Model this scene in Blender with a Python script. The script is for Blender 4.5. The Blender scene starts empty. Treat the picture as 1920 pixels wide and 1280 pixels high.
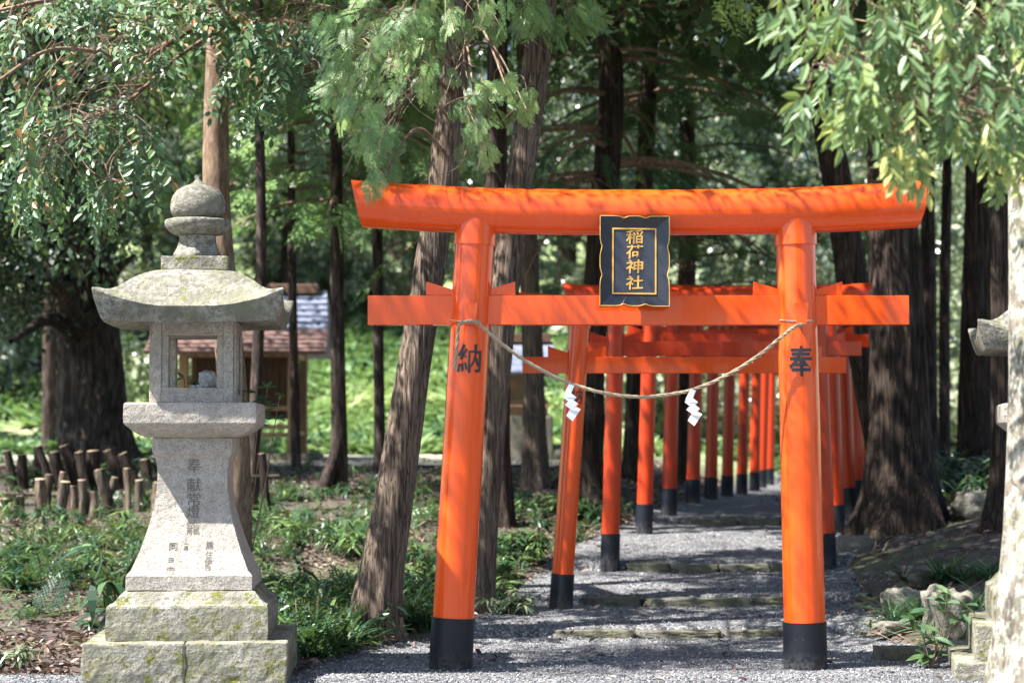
import bpy, bmesh, math, random
import numpy as np
from mathutils import Vector, Matrix
scene = bpy.context.scene
col = scene.collection
R = math.radians

# ------------------------------------------------------------------ camera
F = 3733.0                      # focal length in pixels of a 1920 px wide picture
CH = 1.43                       # camera height
PITCH = math.atan2(180.0, F)
cam_d = bpy.data.cameras.new("camera")
cam = bpy.data.objects.new("camera", cam_d)
col.objects.link(cam)
cam.location = (0, 0, CH)
cam.rotation_euler = (math.pi / 2 + PITCH, 0, 0)
cam_d.sensor_width = 36.0
cam_d.lens = F / 1920 * 36
cam_d.clip_start = 0.1
cam_d.clip_end = 1000
cam_d.dof.use_dof = True
cam_d.dof.focus_distance = 12.15
cam_d.dof.aperture_fstop = 2.0
scene.camera = cam

# ------------------------------------------------------------------ light
SUNV = Vector((-0.62, -0.27, 1.0)).normalized()      # towards the sun
SUN_EL = math.asin(SUNV.z)
SUN_ROT = math.atan2(SUNV.x, SUNV.y)
world = bpy.data.worlds.new("World")
scene.world = world
world.use_nodes = True
wn = world.node_tree.nodes
wl = world.node_tree.links
bg = wn["Background"]
sky = wn.new("ShaderNodeTexSky")
sky.sky_type = 'NISHITA'
sky.sun_disc = False
sky.sun_elevation = SUN_EL
sky.sun_rotation = SUN_ROT
wl.new(sky.outputs[0], bg.inputs[0])
bg.inputs[1].default_value = 0.075
sl = bpy.data.lights.new("sun", 'SUN')
sl.energy = 5.0
sl.angle = R(0.53)
sl.color = (1.0, 0.96, 0.90)
sun = bpy.data.objects.new("sun", sl)
sun.rotation_euler = (-SUNV).to_track_quat('-Z', 'Y').to_euler()
sun.location = (-8, -4, 14)
col.objects.link(sun)
scene.view_settings.view_transform = 'Standard'
scene.view_settings.look = 'None'
scene.view_settings.exposure = 1.9
scene.view_settings.gamma = 1.0
scene.render.engine = 'CYCLES'
cy = scene.cycles
cy.max_bounces = 7
cy.diffuse_bounces = 4
cy.glossy_bounces = 3
cy.transmission_bounces = 4
cy.use_denoising = True
cy.sample_clamp_indirect = 6.0

# ------------------------------------------------------------------ helpers
def at(px, py, Y):
    u = (px - 960.0) / F
    v = (640.0 - py) / F
    c, s = math.cos(PITCH), math.sin(PITCH)
    d = Vector((u, c - v * s, s + v * c))
    t = Y / d.y
    return Vector((d.x * t, Y, CH + d.z * t))

def mpp(Y):
    return Y / F

class MB:
    def __init__(self):
        self.V = []; self.L = []; self.S = []; self.M = []; self.SM = []; self.RN = []; self.n = 0
    def add(self, V, Fc, mat=0, rnd=None, smooth=False):
        V = np.asarray(V, dtype=np.float64).reshape(-1, 3)
        if isinstance(Fc, np.ndarray):
            k, w = Fc.shape
            self.L.append((Fc + self.n).reshape(-1)); self.S.append(np.full(k, w, int))
        else:
            k = len(Fc)
            self.L.append(np.array([i for f in Fc for i in f], int) + self.n)
            self.S.append(np.array([len(f) for f in Fc], int))
        self.M.append(np.full(k, mat, int)); self.SM.append(np.full(k, smooth, bool))
        self.RN.append(np.asarray(rnd, float) if rnd is not None else np.zeros(k))
        self.V.append(V); self.n += len(V)
        return self
    def box(self, c, s, mat=0, rz=0, smooth=False):
        x, y, z = (s[0] / 2, s[1] / 2, s[2] / 2)
        v = np.array([(i, j, k) for i in (-x, x) for j in (-y, y) for k in (-z, z)])
        if rz:
            a = np.array([[math.cos(rz), -math.sin(rz), 0], [math.sin(rz), math.cos(rz), 0], [0, 0, 1]])
            v = v @ a.T
        v = v + np.array(c)
        f = [(0, 1, 3, 2), (4, 6, 7, 5), (0, 4, 5, 1), (2, 3, 7, 6), (0, 2, 6, 4), (1, 5, 7, 3)]
        return self.add(v, f, mat, smooth=smooth)
    def build(self, name, mats, parent=None, local=False, bevel=0.0, bseg=2):
        me = bpy.data.meshes.new(name)
        V = np.concatenate(self.V) if self.V else np.zeros((0, 3))
        if parent is not None and not local:
            mi = np.array(Matrix.Translation(parent.location).inverted() if not any(parent.rotation_euler) else parent.matrix_basis.inverted())
            V = V @ mi[:3, :3].T + mi[:3, 3]
        L = np.concatenate(self.L); S = np.concatenate(self.S)
        me.vertices.add(len(V)); me.vertices.foreach_set("co", V.reshape(-1).astype(np.float32))
        me.loops.add(len(L)); me.loops.foreach_set("vertex_index", L.astype(np.int32))
        me.polygons.add(len(S))
        st = np.concatenate(([0], np.cumsum(S)[:-1]))
        me.polygons.foreach_set("loop_start", st.astype(np.int32))
        me.polygons.foreach_set("material_index", np.concatenate(self.M).astype(np.int32))
        me.polygons.foreach_set("use_smooth", np.concatenate(self.SM))
        me.update(calc_edges=True)
        at_ = me.attributes.new("rnd", 'FLOAT', 'FACE')
        at_.data.foreach_set("value", np.concatenate(self.RN).astype(np.float32))
        if not isinstance(mats, (list, tuple)): mats = [mats]
        for m in mats: me.materials.append(m)
        o = bpy.data.objects.new(name, me)
        col.objects.link(o)
        if parent is not None: o.parent = parent
        if bevel:
            bm = bmesh.new(); bm.from_mesh(me)
            bmesh.ops.remove_doubles(bm, verts=bm.verts, dist=1e-5)
            es = [e for e in bm.edges if len(e.link_faces) == 2 and e.calc_face_angle(0) > 0.5]
            bmesh.ops.bevel(bm, geom=es, offset=bevel, segments=bseg, affect='EDGES', profile=0.6)
            bm.to_mesh(me); bm.free()
        return o

def tag(o, label=None, cat=None, group=None, kind=None):
    if label: o['label'] = label
    if cat: o['category'] = cat
    if group: o['group'] = group
    if kind: o['kind'] = kind
    return o

def thing(name, label, cat, loc=(0, 0, 0), rz=0, group=None):
    o = bpy.data.objects.new(name, None)
    o.empty_display_size = 0.2
    col.objects.link(o)
    o.location = loc
    o.rotation_euler = (0, 0, rz)
    return tag(o, label, cat, group)

def copy_tree(o, parent=None):
    c = o.copy()
    col.objects.link(c)
    c.parent = parent
    for ch in list(o.children):
        copy_tree(ch, c)
    return c

# lattice value noise, periodic in u
_rs = np.random.RandomState(7)
_lat = _rs.rand(256, 256)
def vn(u, v, seed=0):
    u = np.asarray(u, float) + seed * 17.3; v = np.asarray(v, float) + seed * 5.7
    iu = np.floor(u).astype(int); iv = np.floor(v).astype(int)
    fu = u - iu; fv = v - iv
    fu = fu * fu * (3 - 2 * fu); fv = fv * fv * (3 - 2 * fv)
    a = _lat[iu % 256, iv % 256]; b = _lat[(iu + 1) % 256, iv % 256]
    c = _lat[iu % 256, (iv + 1) % 256]; d = _lat[(iu + 1) % 256, (iv + 1) % 256]
    return (a * (1 - fu) + b * fu) * (1 - fv) + (c * (1 - fu) + d * fu) * fv
def fbm(u, v, seed=0, o=3):
    s = 0; a = 1; t = 0
    for i in range(o):
        s = s + a * vn(np.asarray(u) * 2 ** i, np.asarray(v) * 2 ** i, seed + i); t += a; a *= .5
    return s / t

def catmull(P, n):
    P = np.asarray(P, float)
    k = len(P)
    if k == 2:
        t = np.linspace(0, 1, n)[:, None]
        return P[0] * (1 - t) + P[1] * t
    Q = np.vstack([2 * P[0] - P[1], P, 2 * P[-1] - P[-2]])
    out = []
    for tt in np.linspace(0, k - 1 - 1e-9, n):
        i = int(tt); t = tt - i
        a, b, c, d = Q[i], Q[i + 1], Q[i + 2], Q[i + 3]
        out.append(0.5 * ((2 * b) + (c - a) * t + (2 * a - 5 * b + 4 * c - d) * t * t + (3 * b - a - 3 * c + d) * t ** 3))
    return np.array(out)

def tube(mb, P, rad, seg=8, mat=0, smooth=True, cap=True, up=(0, 1, 0.01), dispf=None, rnd=0.0):
    """sweep; dispf(theta, arclen) -> multiplier"""
    P = np.asarray(P, float); n = len(P)
    rad = np.broadcast_to(np.asarray(rad, float), (n,))
    T = np.gradient(P, axis=0); T /= np.linalg.norm(T, axis=1)[:, None] + 1e-12
    u = np.array(up, float)
    if abs(np.dot(u, T[0])) / np.linalg.norm(u) > .95: u = np.array((1., 0, 0))
    N = []
    for i in range(n):
        u = u - T[i] * np.dot(u, T[i]); u /= np.linalg.norm(u) + 1e-12
        N.append(u.copy())
    N = np.array(N); B = np.cross(T, N)
    th = np.linspace(0, 2 * math.pi, seg, endpoint=False)
    al = np.concatenate(([0], np.cumsum(np.linalg.norm(np.diff(P, axis=0), axis=1))))
    rr = np.tile(rad[:, None], (1, seg))
    if dispf is not None:
        rr = rr * dispf(np.tile(th[None], (n, 1)), np.tile(al[:, None], (1, seg)))
    V = P[:, None, :] + rr[..., None] * (np.cos(th)[None, :, None] * N[:, None, :] + np.sin(th)[None, :, None] * B[:, None, :])
    i = np.arange(n - 1)[:, None]; j = np.arange(seg)[None]; j2 = (j + 1) % seg
    q = np.stack([i * seg + j, i * seg + j2, (i + 1) * seg + j2, (i + 1) * seg + j], -1).reshape(-1, 4)
    mb.add(V.reshape(-1, 3), q, mat, np.full(len(q), rnd), smooth)
    if cap:
        mb.add(V[0], [tuple(range(seg))[::-1]], mat, [rnd]); mb.add(V[-1], [tuple(range(seg))], mat, [rnd])
    return mb

# ------------------------------------------------------------------ materials
MATS = {}
def newmat(name):
    m = bpy.data.materials.new(name); m.use_nodes = True
    MATS[name] = m
    nt = m.node_tree
    return m, nt.nodes, nt.links, nt.nodes["Principled BSDF"]
def ramp(N, stops, interp='LINEAR'):
    r = N.new("ShaderNodeValToRGB"); r.color_ramp.interpolation = interp
    e = r.color_ramp.elements
    while len(e) > len(stops): e.remove(e[-1])
    while len(e) < len(stops): e.new(0.5)
    for k, (p, c) in enumerate(stops):
        e[k].position = p; e[k].color = (*c, 1)
    return r
def texco(N, L, scale=(1, 1, 1), which="Object"):
    tc = N.new("ShaderNodeTexCoord"); mp = N.new("ShaderNodeMapping")
    mp.inputs["Scale"].default_value = scale
    L.new(tc.outputs[which], mp.inputs[0])
    return mp
def noise(N, L, vec, scale, detail=4, rough=.6, dist=0):
    n = N.new("ShaderNodeTexNoise"); n.inputs["Scale"].default_value = scale
    n.inputs["Detail"].default_value = detail; n.inputs["Roughness"].default_value = rough
    n.inputs["Distortion"].default_value = dist
    if vec is not None: L.new(vec.outputs[0], n.inputs["Vector"])
    return n
def mixc(N, L, f, a, b, mode='MIX'):
    m = N.new("ShaderNodeMix"); m.data_type = 'RGBA'; m.blend_type = mode
    for i, x in ((0, f), (6, a), (7, b)):
        if isinstance(x, (int, float)): m.inputs[i].default_value = x
        elif isinstance(x, tuple): m.inputs[i].default_value = (*x, 1)
        else: L.new(x, m.inputs[i])
    return m.outputs[2]
def bump(N, L, h, dist, strength, bsdf, prev=None):
    b = N.new("ShaderNodeBump"); b.inputs["Distance"].default_value = dist; b.inputs["Strength"].default_value = strength
    L.new(h, b.inputs["Height"])
    if prev is not None: L.new(prev.outputs[0], b.inputs["Normal"])
    if bsdf is not None: L.new(b.outputs[0], bsdf.inputs["Normal"])
    return b

def m_paint(name, c1, c2, rough=.32, coat=.35, dust=False, spec=.5):
    m, N, L, B = newmat(name)
    v = texco(N, L, (1, 1, 1)); n = noise(N, L, v, 2.5, 3)
    c0 = mixc(N, L, n.outputs[0], c1, c2)
    vs = texco(N, L, (1, 1, .06)); ns = noise(N, L, vs, 45, 4, .6); rs_ = ramp(N, [(.35, (.94, .92, .92)), (.6, (1, 1, 1))]); L.new(ns.outputs[0], rs_.inputs[0])
    c0 = mixc(N, L, 1.0, c0, rs_.outputs[0], 'MULTIPLY')
    nd = noise(N, L, v, 55, 2, .5); rd = ramp(N, [(.735, (0, 0, 0)), (.75, (.8, .8, .8))]); L.new(nd.outputs[0], rd.inputs[0])
    c0 = mixc(N, L, rd.outputs[0], c0, (.10, .07, .05))
    if dust:
        sz = N.new("ShaderNodeSeparateXYZ"); L.new(v.outputs[0], sz.inputs[0]); mz = N.new("ShaderNodeMapRange"); mz.inputs[1].default_value = .02; mz.inputs[2].default_value = .14; mz.inputs[3].default_value = .6; mz.inputs[4].default_value = .02
        L.new(sz.outputs[2], mz.inputs[0]); n9 = noise(N, L, v, 35, 5, .7); r9 = ramp(N, [(.4, (0, 0, 0)), (.65, (1, 1, 1))]); L.new(n9.outputs[0], r9.inputs[0])
        m9 = N.new("ShaderNodeMath"); m9.operation = 'MULTIPLY'; L.new(mz.outputs[0], m9.inputs[0]); L.new(r9.outputs[0], m9.inputs[1])
        c0 = mixc(N, L, m9.outputs[0], c0, (.13, .12, .11))
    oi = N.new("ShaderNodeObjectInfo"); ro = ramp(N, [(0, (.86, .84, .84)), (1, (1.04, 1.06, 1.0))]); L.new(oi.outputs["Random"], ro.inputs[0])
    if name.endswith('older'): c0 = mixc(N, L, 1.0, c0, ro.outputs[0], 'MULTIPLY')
    L.new(c0, B.inputs["Base Color"]); B.inputs["Specular IOR Level"].default_value = spec
    n2 = noise(N, L, v, 60, 2); 
    mr = N.new("ShaderNodeMapRange"); mr.inputs[3].default_value = rough - .06; mr.inputs[4].default_value = rough + .1
    L.new(n.outputs[0], mr.inputs[0]); L.new(mr.outputs[0], B.inputs["Roughness"])
    B.inputs["Coat Weight"].default_value = coat; B.inputs["Coat Roughness"].default_value = .06
    bump(N, L, n2.outputs[0], .001, .12, B)
    return m
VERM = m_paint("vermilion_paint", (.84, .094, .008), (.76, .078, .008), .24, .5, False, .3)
VERM_SHADE = m_paint("vermilion_paint_older", (.60, .052, .009), (.46, .036, .009), .34, .25, False, .25)  # same vermilion, with the tunnel's shade darkened into its colour
BLACK = m_paint("black_paint", (.005, .007, .013), (.009, .012, .019), .42, .0, True, .3)
LACQ = m_paint("black_lacquer", (.008, .009, .014), (.014, .015, .022), .3, .25)
PANEL = m_paint("dark_panel", (.018, .021, .032), (.028, .032, .046), .4, .2)
INK = m_paint("ink", (.012, .016, .024), (.02, .024, .032), .35, .1)

def m_flat(name, c, rough=.6, metal=0, sc=20, var=.25, bmp=.3, bd=.003, c2=None):
    m, N, L, B = newmat(name)
    v = texco(N, L); n = noise(N, L, v, sc, 4)
    d = c2 or tuple(x * (1 - var) for x in c)
    r = ramp(N, [(.3, d), (.7, c)]); L.new(n.outputs[0], r.inputs[0]); L.new(r.outputs[0], B.inputs["Base Color"])
    B.inputs["Roughness"].default_value = rough; B.inputs["Metallic"].default_value = metal
    if bmp: bump(N, L, n.outputs[0], bd, bmp, B)
    return m
GOLD = m_flat("gold_leaf", (.78, .42, .10), .38, .35, 30, .15, .1)
PAPER = m_flat("paper", (.82, .83, .86), .7, 0, 8, .06, 0)
ROPE = m_flat("straw_rope", (.42, .34, .23), .85, 0, 160, .45, .8)
WOOD = m_flat("aged_wood", (.40, .25, .14), .75, 0, 9, .35, .4)
DWOOD = m_flat("dark_wood", (.13, .07, .04), .75, 0, 9, .35, .4)
ROOFB = m_flat("blue_sheet_roof", (.17, .195, .27), .55, .1, 3, .2, .1)
ROOFR = m_flat("rusty_roof", (.20, .115, .095), .6, 0, 6, .45, .3)
ENDGR = m_flat("log_end", (.48, .36, .24), .8, 0, 25, .35, .3)
ENGR_SHADE = m_flat("engraving_shade", (.17, .155, .13), .9, 0, 60, .4, .3)  # dark tone painted in for the shadow inside the carved strokes
DIRTD = m_flat("stone_joint", (.11, .10, .08), .95, 0, 40, .4, .3)

def m_granite(name, base, dark, moss=0.0, rough_bump=.6, stain=.4, blot=.62):
    m, N, L, B = newmat(name)
    v = texco(N, L)
    sp = noise(N, L, v, 150, 2, .7); r1 = ramp(N, [(.36, dark), (.47, base)])
    L.new(sp.outputs[0], r1.inputs[0])
    big = noise(N, L, v, 5, 6, .62); r2 = ramp(N, [(.40, (0, 0, 0)), (.68, (1, 1, 1))])
    L.new(big.outputs[0], r2.inputs[0])
    bl = noise(N, L, v, 24, 5, .7); rb_ = ramp(N, [(.42, (blot,) * 3), (.56, (1, 1, 1))]); L.new(bl.outputs[0], rb_.inputs[0])
    c = mixc(N, L, 1.0, r1.outputs[0], rb_.outputs[0], 'MULTIPLY')
    st = N.new("ShaderNodeMath"); st.operation = 'MULTIPLY'; st.inputs[1].default_value = stain
    L.new(r2.outputs[0], st.inputs[0])
    c = mixc(N, L, st.outputs[0], c, tuple(x * .42 for x in (base[0], base[1] * 1.0, base[2] * .9)))
    if moss > 0:
        # lichen / moss patches
        n = noise(N, L, v, 11, 10, .74); n.inputs["Distortion"].default_value = .2
        r3 = ramp(N, [(.60 - .12 * moss, (0, 0, 0)), (.66 - .1 * moss, (1, 1, 1))]); L.new(n.outputs[0], r3.inputs[0])
        cc = noise(N, L, v, 40, 3); r4 = ramp(N, [(.35, (.075, .085, .015)), (.65, (.19, .185, .04))]); L.new(cc.outputs[0], r4.inputs[0])
        g = noise(N, L, v, 3.0, 5, .6); rg = ramp(N, [(.42, (0, 0, 0)), (.62, (1, 1, 1))]); L.new(g.outputs[0], rg.inputs[0])
        f2 = N.new("ShaderNodeMath"); f2.operation = 'MULTIPLY'; f2.inputs[1].default_value = .22
        L.new(rg.outputs[0], f2.inputs[0])
        c = mixc(N, L, f2.outputs[0], c, (.26, .27, .15))
        c = mixc(N, L, r3.outputs[0], c, r4.outputs[0])
    L.new(c, B.inputs["Base Color"])
    B.inputs["Roughness"].default_value = .9
    B.inputs["Specular IOR Level"].default_value = .25
    n3 = noise(N, L, v, 38, 5, .65); b1 = bump(N, L, n3.outputs[0], .012, rough_bump, None)
    bump(N, L, sp.outputs[0], .003, .5, B, b1)
    return m
GRAN = m_granite("granite", (.46, .415, .36), (.16, .145, .13), 0, .8, .45, .80)
GRANR = m_granite("granite_weathered", (.34, .32, .28), (.09, .085, .075), .16, 1.4, 1.2, .42)
GRANM = m_granite("granite_mossy", (.38, .36, .31), (.13, .12, .10), .66, 1.8, 1.1)
STEP = m_granite("step_stone", (.17, .16, .135), (.07, .068, .058), .05, 1.2, 1.0)
ROCK = m_granite("rock", (.25, .235, .20), (.11, .105, .09), .15, 1.2, .8)
WHITEROCK = m_granite("white_rock", (.62, .62, .62), (.40, .40, .40), 0, 1.0, .3)

def m_bark(name, c1, c2, c3, zs=.12, sc=28, bd=.02, green=0.0, lichen=0.0, crk=.3, orand=0.0):
    m, N, L, B = newmat(name)
    v = texco(N, L, (1, 1, zs))
    n = noise(N, L, v, sc, 6, .65, .25)
    r = ramp(N, [(.30, c1), (.5, c2), (.72, c3)]); L.new(n.outputs[0], r.inputs[0])
    v2 = texco(N, L); vf = texco(N, L, (1, 1, zs * .6)); nf = noise(N, L, vf, sc * 2.4, 3, .6); rf_ = ramp(N, [(.3, (.6, .6, .6)), (.7, (1.3, 1.3, 1.3))]); L.new(nf.outputs[0], rf_.inputs[0]); n2 = noise(N, L, v2, 1.7, 5, .6)
    r2 = ramp(N, [(.35, (.62, .62, .62)), (.7, (1.15, 1.1, 1.05))]); L.new(n2.outputs[0], r2.inputs[0])
    c = mixc(N, L, 1.0, r.outputs[0], r2.outputs[0], 'MULTIPLY')
    c = mixc(N, L, 1.0, c, rf_.outputs[0], 'MULTIPLY')
    if green:
        n4 = noise(N, L, v2, 3.2, 6, .7); r4 = ramp(N, [(.5, (0, 0, 0)), (.7, (green,) * 3)]); L.new(n4.outputs[0], r4.inputs[0])
        c = mixc(N, L, r4.outputs[0], c, (.14, .17, .07))
    if orand:
        oi = N.new("ShaderNodeObjectInfo"); ro = ramp(N, [(0, (.45, .42, .42)), (.5, (.95, .9, .85)), (1, (1.35, 1.2, 1.05))]); L.new(oi.outputs["Random"], ro.inputs[0]); c = mixc(N, L, 1.0, c, ro.outputs[0], 'MULTIPLY')
    if lichen:
        n5 = noise(N, L, v2, 14, 7, .7); r5 = ramp(N, [(.46, (0, 0, 0)), (.56, (lichen,) * 3)]); L.new(n5.outputs[0], r5.inputs[0])
        c = mixc(N, L, r5.outputs[0], c, (.42, .43, .36))
    vc = texco(N, L, (1, 1, zs * .55)); nc = noise(N, L, vc, sc * .75, 3, .5, .5)
    ab = N.new("ShaderNodeMath"); ab.operation = 'SUBTRACT'; ab.inputs[1].default_value = .5; L.new(nc.outputs[0], ab.inputs[0])
    ab2 = N.new("ShaderNodeMath"); ab2.operation = 'ABSOLUTE'; L.new(ab.outputs[0], ab2.inputs[0])
    rc = ramp(N, [(.0, (crk,) * 3), (.035, (1, 1, 1))]); L.new(ab2.outputs[0], rc.inputs[0])
    c = mixc(N, L, 1.0, c, rc.outputs[0], 'MULTIPLY')
    L.new(c, B.inputs["Base Color"]); B.inputs["Roughness"].default_value = .9
    B.inputs["Specular IOR Level"].default_value = .2
    b1 = bump(N, L, rc.outputs[0], bd * .6, .8, None)
    bump(N, L, n.outputs[0], bd, .9, B, b1)
    return m
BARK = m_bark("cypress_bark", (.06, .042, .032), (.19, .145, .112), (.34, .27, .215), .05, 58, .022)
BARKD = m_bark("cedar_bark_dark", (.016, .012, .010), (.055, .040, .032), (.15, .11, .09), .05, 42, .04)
BARKS = m_bark("smooth_bark", (.15, .10, .07), (.24, .17, .12), (.32, .24, .18), .5, 14, .006, crk=.8)
BARKT = m_bark("thin_trunk_bark", (.022, .016, .014), (.06, .044, .038), (.17, .125, .11), .2, 20, .01)
BARKC = m_bark("camphor_bark", (.022, .018, .015), (.065, .052, .044), (.15, .12, .10), .22, 16, .04)
BARKL = m_bark("pale_lichen_bark", (.07, .058, .045), (.20, .175, .145), (.33, .30, .26), .5, 7, .03, .4, .7, crk=.65)
STAKE = m_bark("stake_wood", (.06, .048, .040), (.17, .14, .115), (.36, .33, .29), .1, 30, .014, .2, orand=1)
TWIG = m_bark("twig_bark", (.14, .09, .06), (.24, .17, .12), (.36, .28, .22), .6, 20, .003, crk=.8)

def m_leaf(name, stops, rough=.45, trans=.3, tcol=(.22, .34, .07), spec=.5):
    m, N, L, B = newmat(name)
    a = N.new("ShaderNodeAttribute"); a.attribute_name = "rnd"
    r = ramp(N, stops); L.new(a.outputs["Fac"], r.inputs[0])
    L.new(r.outputs[0], B.inputs["Base Color"])
    B.inputs["Roughness"].default_value = rough
    B.inputs["Specular IOR Level"].default_value = spec
    if trans:
        t = N.new("ShaderNodeBsdfTranslucent"); mx = N.new("ShaderNodeMixShader"); mx.inputs[0].default_value = trans
        tc = mixc(N, L, .5, r.outputs[0], tcol)
        L.new(tc, t.inputs[0])
        L.new(B.outputs[0], mx.inputs[1]); L.new(t.outputs[0], mx.inputs[2])
        L.new(mx.outputs[0], N["Material Output"].inputs[0])
    return m
LF_CAM = m_leaf("glossy_leaf", [(0, (.035, .09, .04)), (.6, (.065, .145, .06)), (.95, (.12, .21, .07)), (.99, (.28, .24, .07)), (1, (.34, .16, .05))], .46, .28, spec=.75)
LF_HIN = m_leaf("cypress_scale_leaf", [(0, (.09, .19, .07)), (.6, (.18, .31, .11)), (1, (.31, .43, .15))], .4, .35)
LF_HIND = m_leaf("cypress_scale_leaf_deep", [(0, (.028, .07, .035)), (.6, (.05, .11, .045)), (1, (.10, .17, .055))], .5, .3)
LF_BIG = m_leaf("big_leaf", [(0, (.10, .18, .085)), (.6, (.17, .26, .10)), (.85, (.28, .35, .11)), (1, (.48, .46, .14))], .45, .34, (.35, .45, .08), .55)
LF_DARK = m_leaf("camphor_leaf", [(0, (.010, .026, .016)), (.8, (.022, .050, .024)), (1, (.06, .10, .03))], .45, .12)
LF_BUSH = m_leaf("bush_leaf", [(0, (.02, .038, .027)), (.5, (.07, .105, .065)), (.85, (.18, .225, .13)), (1, (.42, .46, .30))], .33, .3, (.22, .32, .10), 1.0)
LF_BUSH2 = m_leaf("pale_bush_leaf", [(0, (.07, .11, .06)), (.5, (.20, .26, .14)), (1, (.50, .52, .38))], .28, .3, (.26, .38, .10), 1.0)
LF_HERB = m_leaf("herb_leaf", [(0, (.012, .040, .020)), (.6, (.030, .078, .032)), (1, (.13, .21, .06))], .42, .22)
LF_GRASS = m_leaf("grass_blade", [(0, (.018, .06, .03)), (.6, (.04, .10, .04)), (1, (.10, .18, .06))], .45, .22)
LF_HILL = m_leaf("hill_grass_blade", [(0, (.03, .09, .04)), (.5, (.14, .25, .09)), (1, (.36, .44, .18))], .5, .3)
LF_DEAD = m_leaf("dead_leaf", [(0, (.040, .027, .024)), (.5, (.10, .070, .060)), (.85, (.22, .155, .13)), (1, (.38, .31, .27))], .7, .1, (.4, .2, .1), .3)
# ------------------------------------------------------------------ terrain
def sst(x, a, b):
    t = np.clip((np.asarray(x, float) - a) / (b - a), 0, 1); return t * t * (3 - 2 * t)
def base_z(Y): return np.interp(Y, [-20, 12.4, 14.2, 15.6, 17.4, 19.7, 21.1, 22.9, 28, 60, 200], [-.02, 0, .03, .1, .29, .49, .57, .65, .63, .62, .62])
def step_z(Y): return np.interp(Y, [-20, 12.4, 14.30, 14.36, 15.85, 15.92, 17.42, 17.48, 19.7, 20.75, 20.8, 22.9, 28, 60], [-.02, 0, .005, .07, .10, .175, .265, .345, .49, .53, .60, .66, .63, .62])
def xcen(Y): return np.interp(Y, [-20, 12.4, 15.6, 17.47, 19.7, 21.1, 22.9, 33.2, 60], [.6, .72, 1.35, 1.81, 2.25, 2.61, 3.02, 5.25, 11.5])
def xl(Y): return np.interp(Y, [-20, 11.75, 12.15, 13.2, 13.9, 14.6, 15.6, 17.5, 19.7, 23, 30, 60], [-9, -9, -1.35, -1.15, -.85, -.35, -.1, .25, .9, 1.9, 3.2, 9.6])
def xr(Y): return np.interp(Y, [-20, 12.2, 13.0, 14, 15.6, 17.5, 19.7, 23, 30, 60], [9, 9, 3.0, 2.6, 2.75, 3.0, 3.5, 4.5, 6.3, 13.6])
def H(X, Y):
    X = np.asarray(X, float); Y = np.asarray(Y, float)
    z = base_z(Y)
    z = z + sst(xl(Y) + .5 - X, 0, 1.8) * np.interp(Y, [11, 12.5, 15, 19, 20, 25, 32, 36], [0, 0, .08, .12, .12, .34, .46, .5])
    z = z + sst(X - xr(Y) + .5, 0, 2.0) * np.interp(Y, [11.8, 12.8, 14, 16, 20, 30, 60], [0, .02, .30, .42, .34, .3, .2])
    k = 36 + 13 * sst(X, 1.5, 8)
    d = np.clip(Y - k, 0, None)
    z = z + .22 * (np.sqrt(d * d + 4) - 2) + np.clip(-X - 9, 0, 30) * .03
    out = (X < xl(Y)) | (X > xr(Y))
    z = z + np.where(out, .05 * (fbm(X * 1.3 + 40, Y * 1.3 + 40, 3) - .5) * sst(Y, 12, 13.5), 0)
    z = z + 1.2 * (fbm(X * .12 + 40, Y * .12, 5) - .5) * sst(Y, 36, 46)
    return z
def Hs(x, y): return float(H(x, y))

def grid_sheet(name, xs, ys, zf, mat, kind='structure', smooth=True):
    mb = MB(); nx, ny = len(xs[0]) if np.ndim(xs) == 2 else len(xs), len(ys)
    XX = np.array(xs) if np.ndim(xs) == 2 else np.tile(np.array(xs)[None], (ny, 1))
    YY = np.tile(np.array(ys)[:, None], (1, nx))
    ZZ = zf(XX, YY)
    i = np.arange(ny - 1)[:, None]; j = np.arange(nx - 1)[None]
    q = np.stack([i * nx + j, i * nx + j + 1, (i + 1) * nx + j + 1, (i + 1) * nx + j], -1).reshape(-1, 4)
    mb.add(np.stack([XX, YY, ZZ], -1).reshape(-1, 3), q, 0, None, smooth)
    o = mb.build(name, mat); o['kind'] = kind
    return o

def m_ground():
    m, N, L, B = newmat("soil")
    v = texco(N, L)
    n = noise(N, L, v, 9, 8, .7); r = ramp(N, [(.3, (.025, .019, .015)), (.5, (.062, .046, .037)), (.7, (.14, .115, .092))]); L.new(n.outputs[0], r.inputs[0])
    n2 = noise(N, L, v, 1.3, 5, .65); r2 = ramp(N, [(.48, (0, 0, 0)), (.6, (1, 1, 1))]); L.new(n2.outputs[0], r2.inputs[0])
    n3 = noise(N, L, v, 30, 4); r3 = ramp(N, [(.3, (.045, .075, .02)), (.7, (.13, .17, .05))]); L.new(n3.outputs[0], r3.inputs[0])
    mm = N.new("ShaderNodeMath"); mm.operation = 'MULTIPLY'; mm.inputs[1].default_value = .45; L.new(r2.outputs[0], mm.inputs[0])
    c = mixc(N, L, mm.outputs[0], r.outputs[0], r3.outputs[0])
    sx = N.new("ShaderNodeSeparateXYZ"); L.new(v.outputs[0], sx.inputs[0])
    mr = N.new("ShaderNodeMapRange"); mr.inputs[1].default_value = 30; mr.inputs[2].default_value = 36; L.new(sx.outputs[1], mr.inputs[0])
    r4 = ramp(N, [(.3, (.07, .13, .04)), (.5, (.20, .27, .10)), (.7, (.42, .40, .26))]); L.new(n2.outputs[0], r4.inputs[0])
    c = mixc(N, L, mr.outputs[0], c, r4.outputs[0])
    L.new(c, B.inputs["Base Color"]); B.inputs["Roughness"].default_value = .95
    bump(N, L, n.outputs[0], .04, .8, B)
    return m
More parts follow.
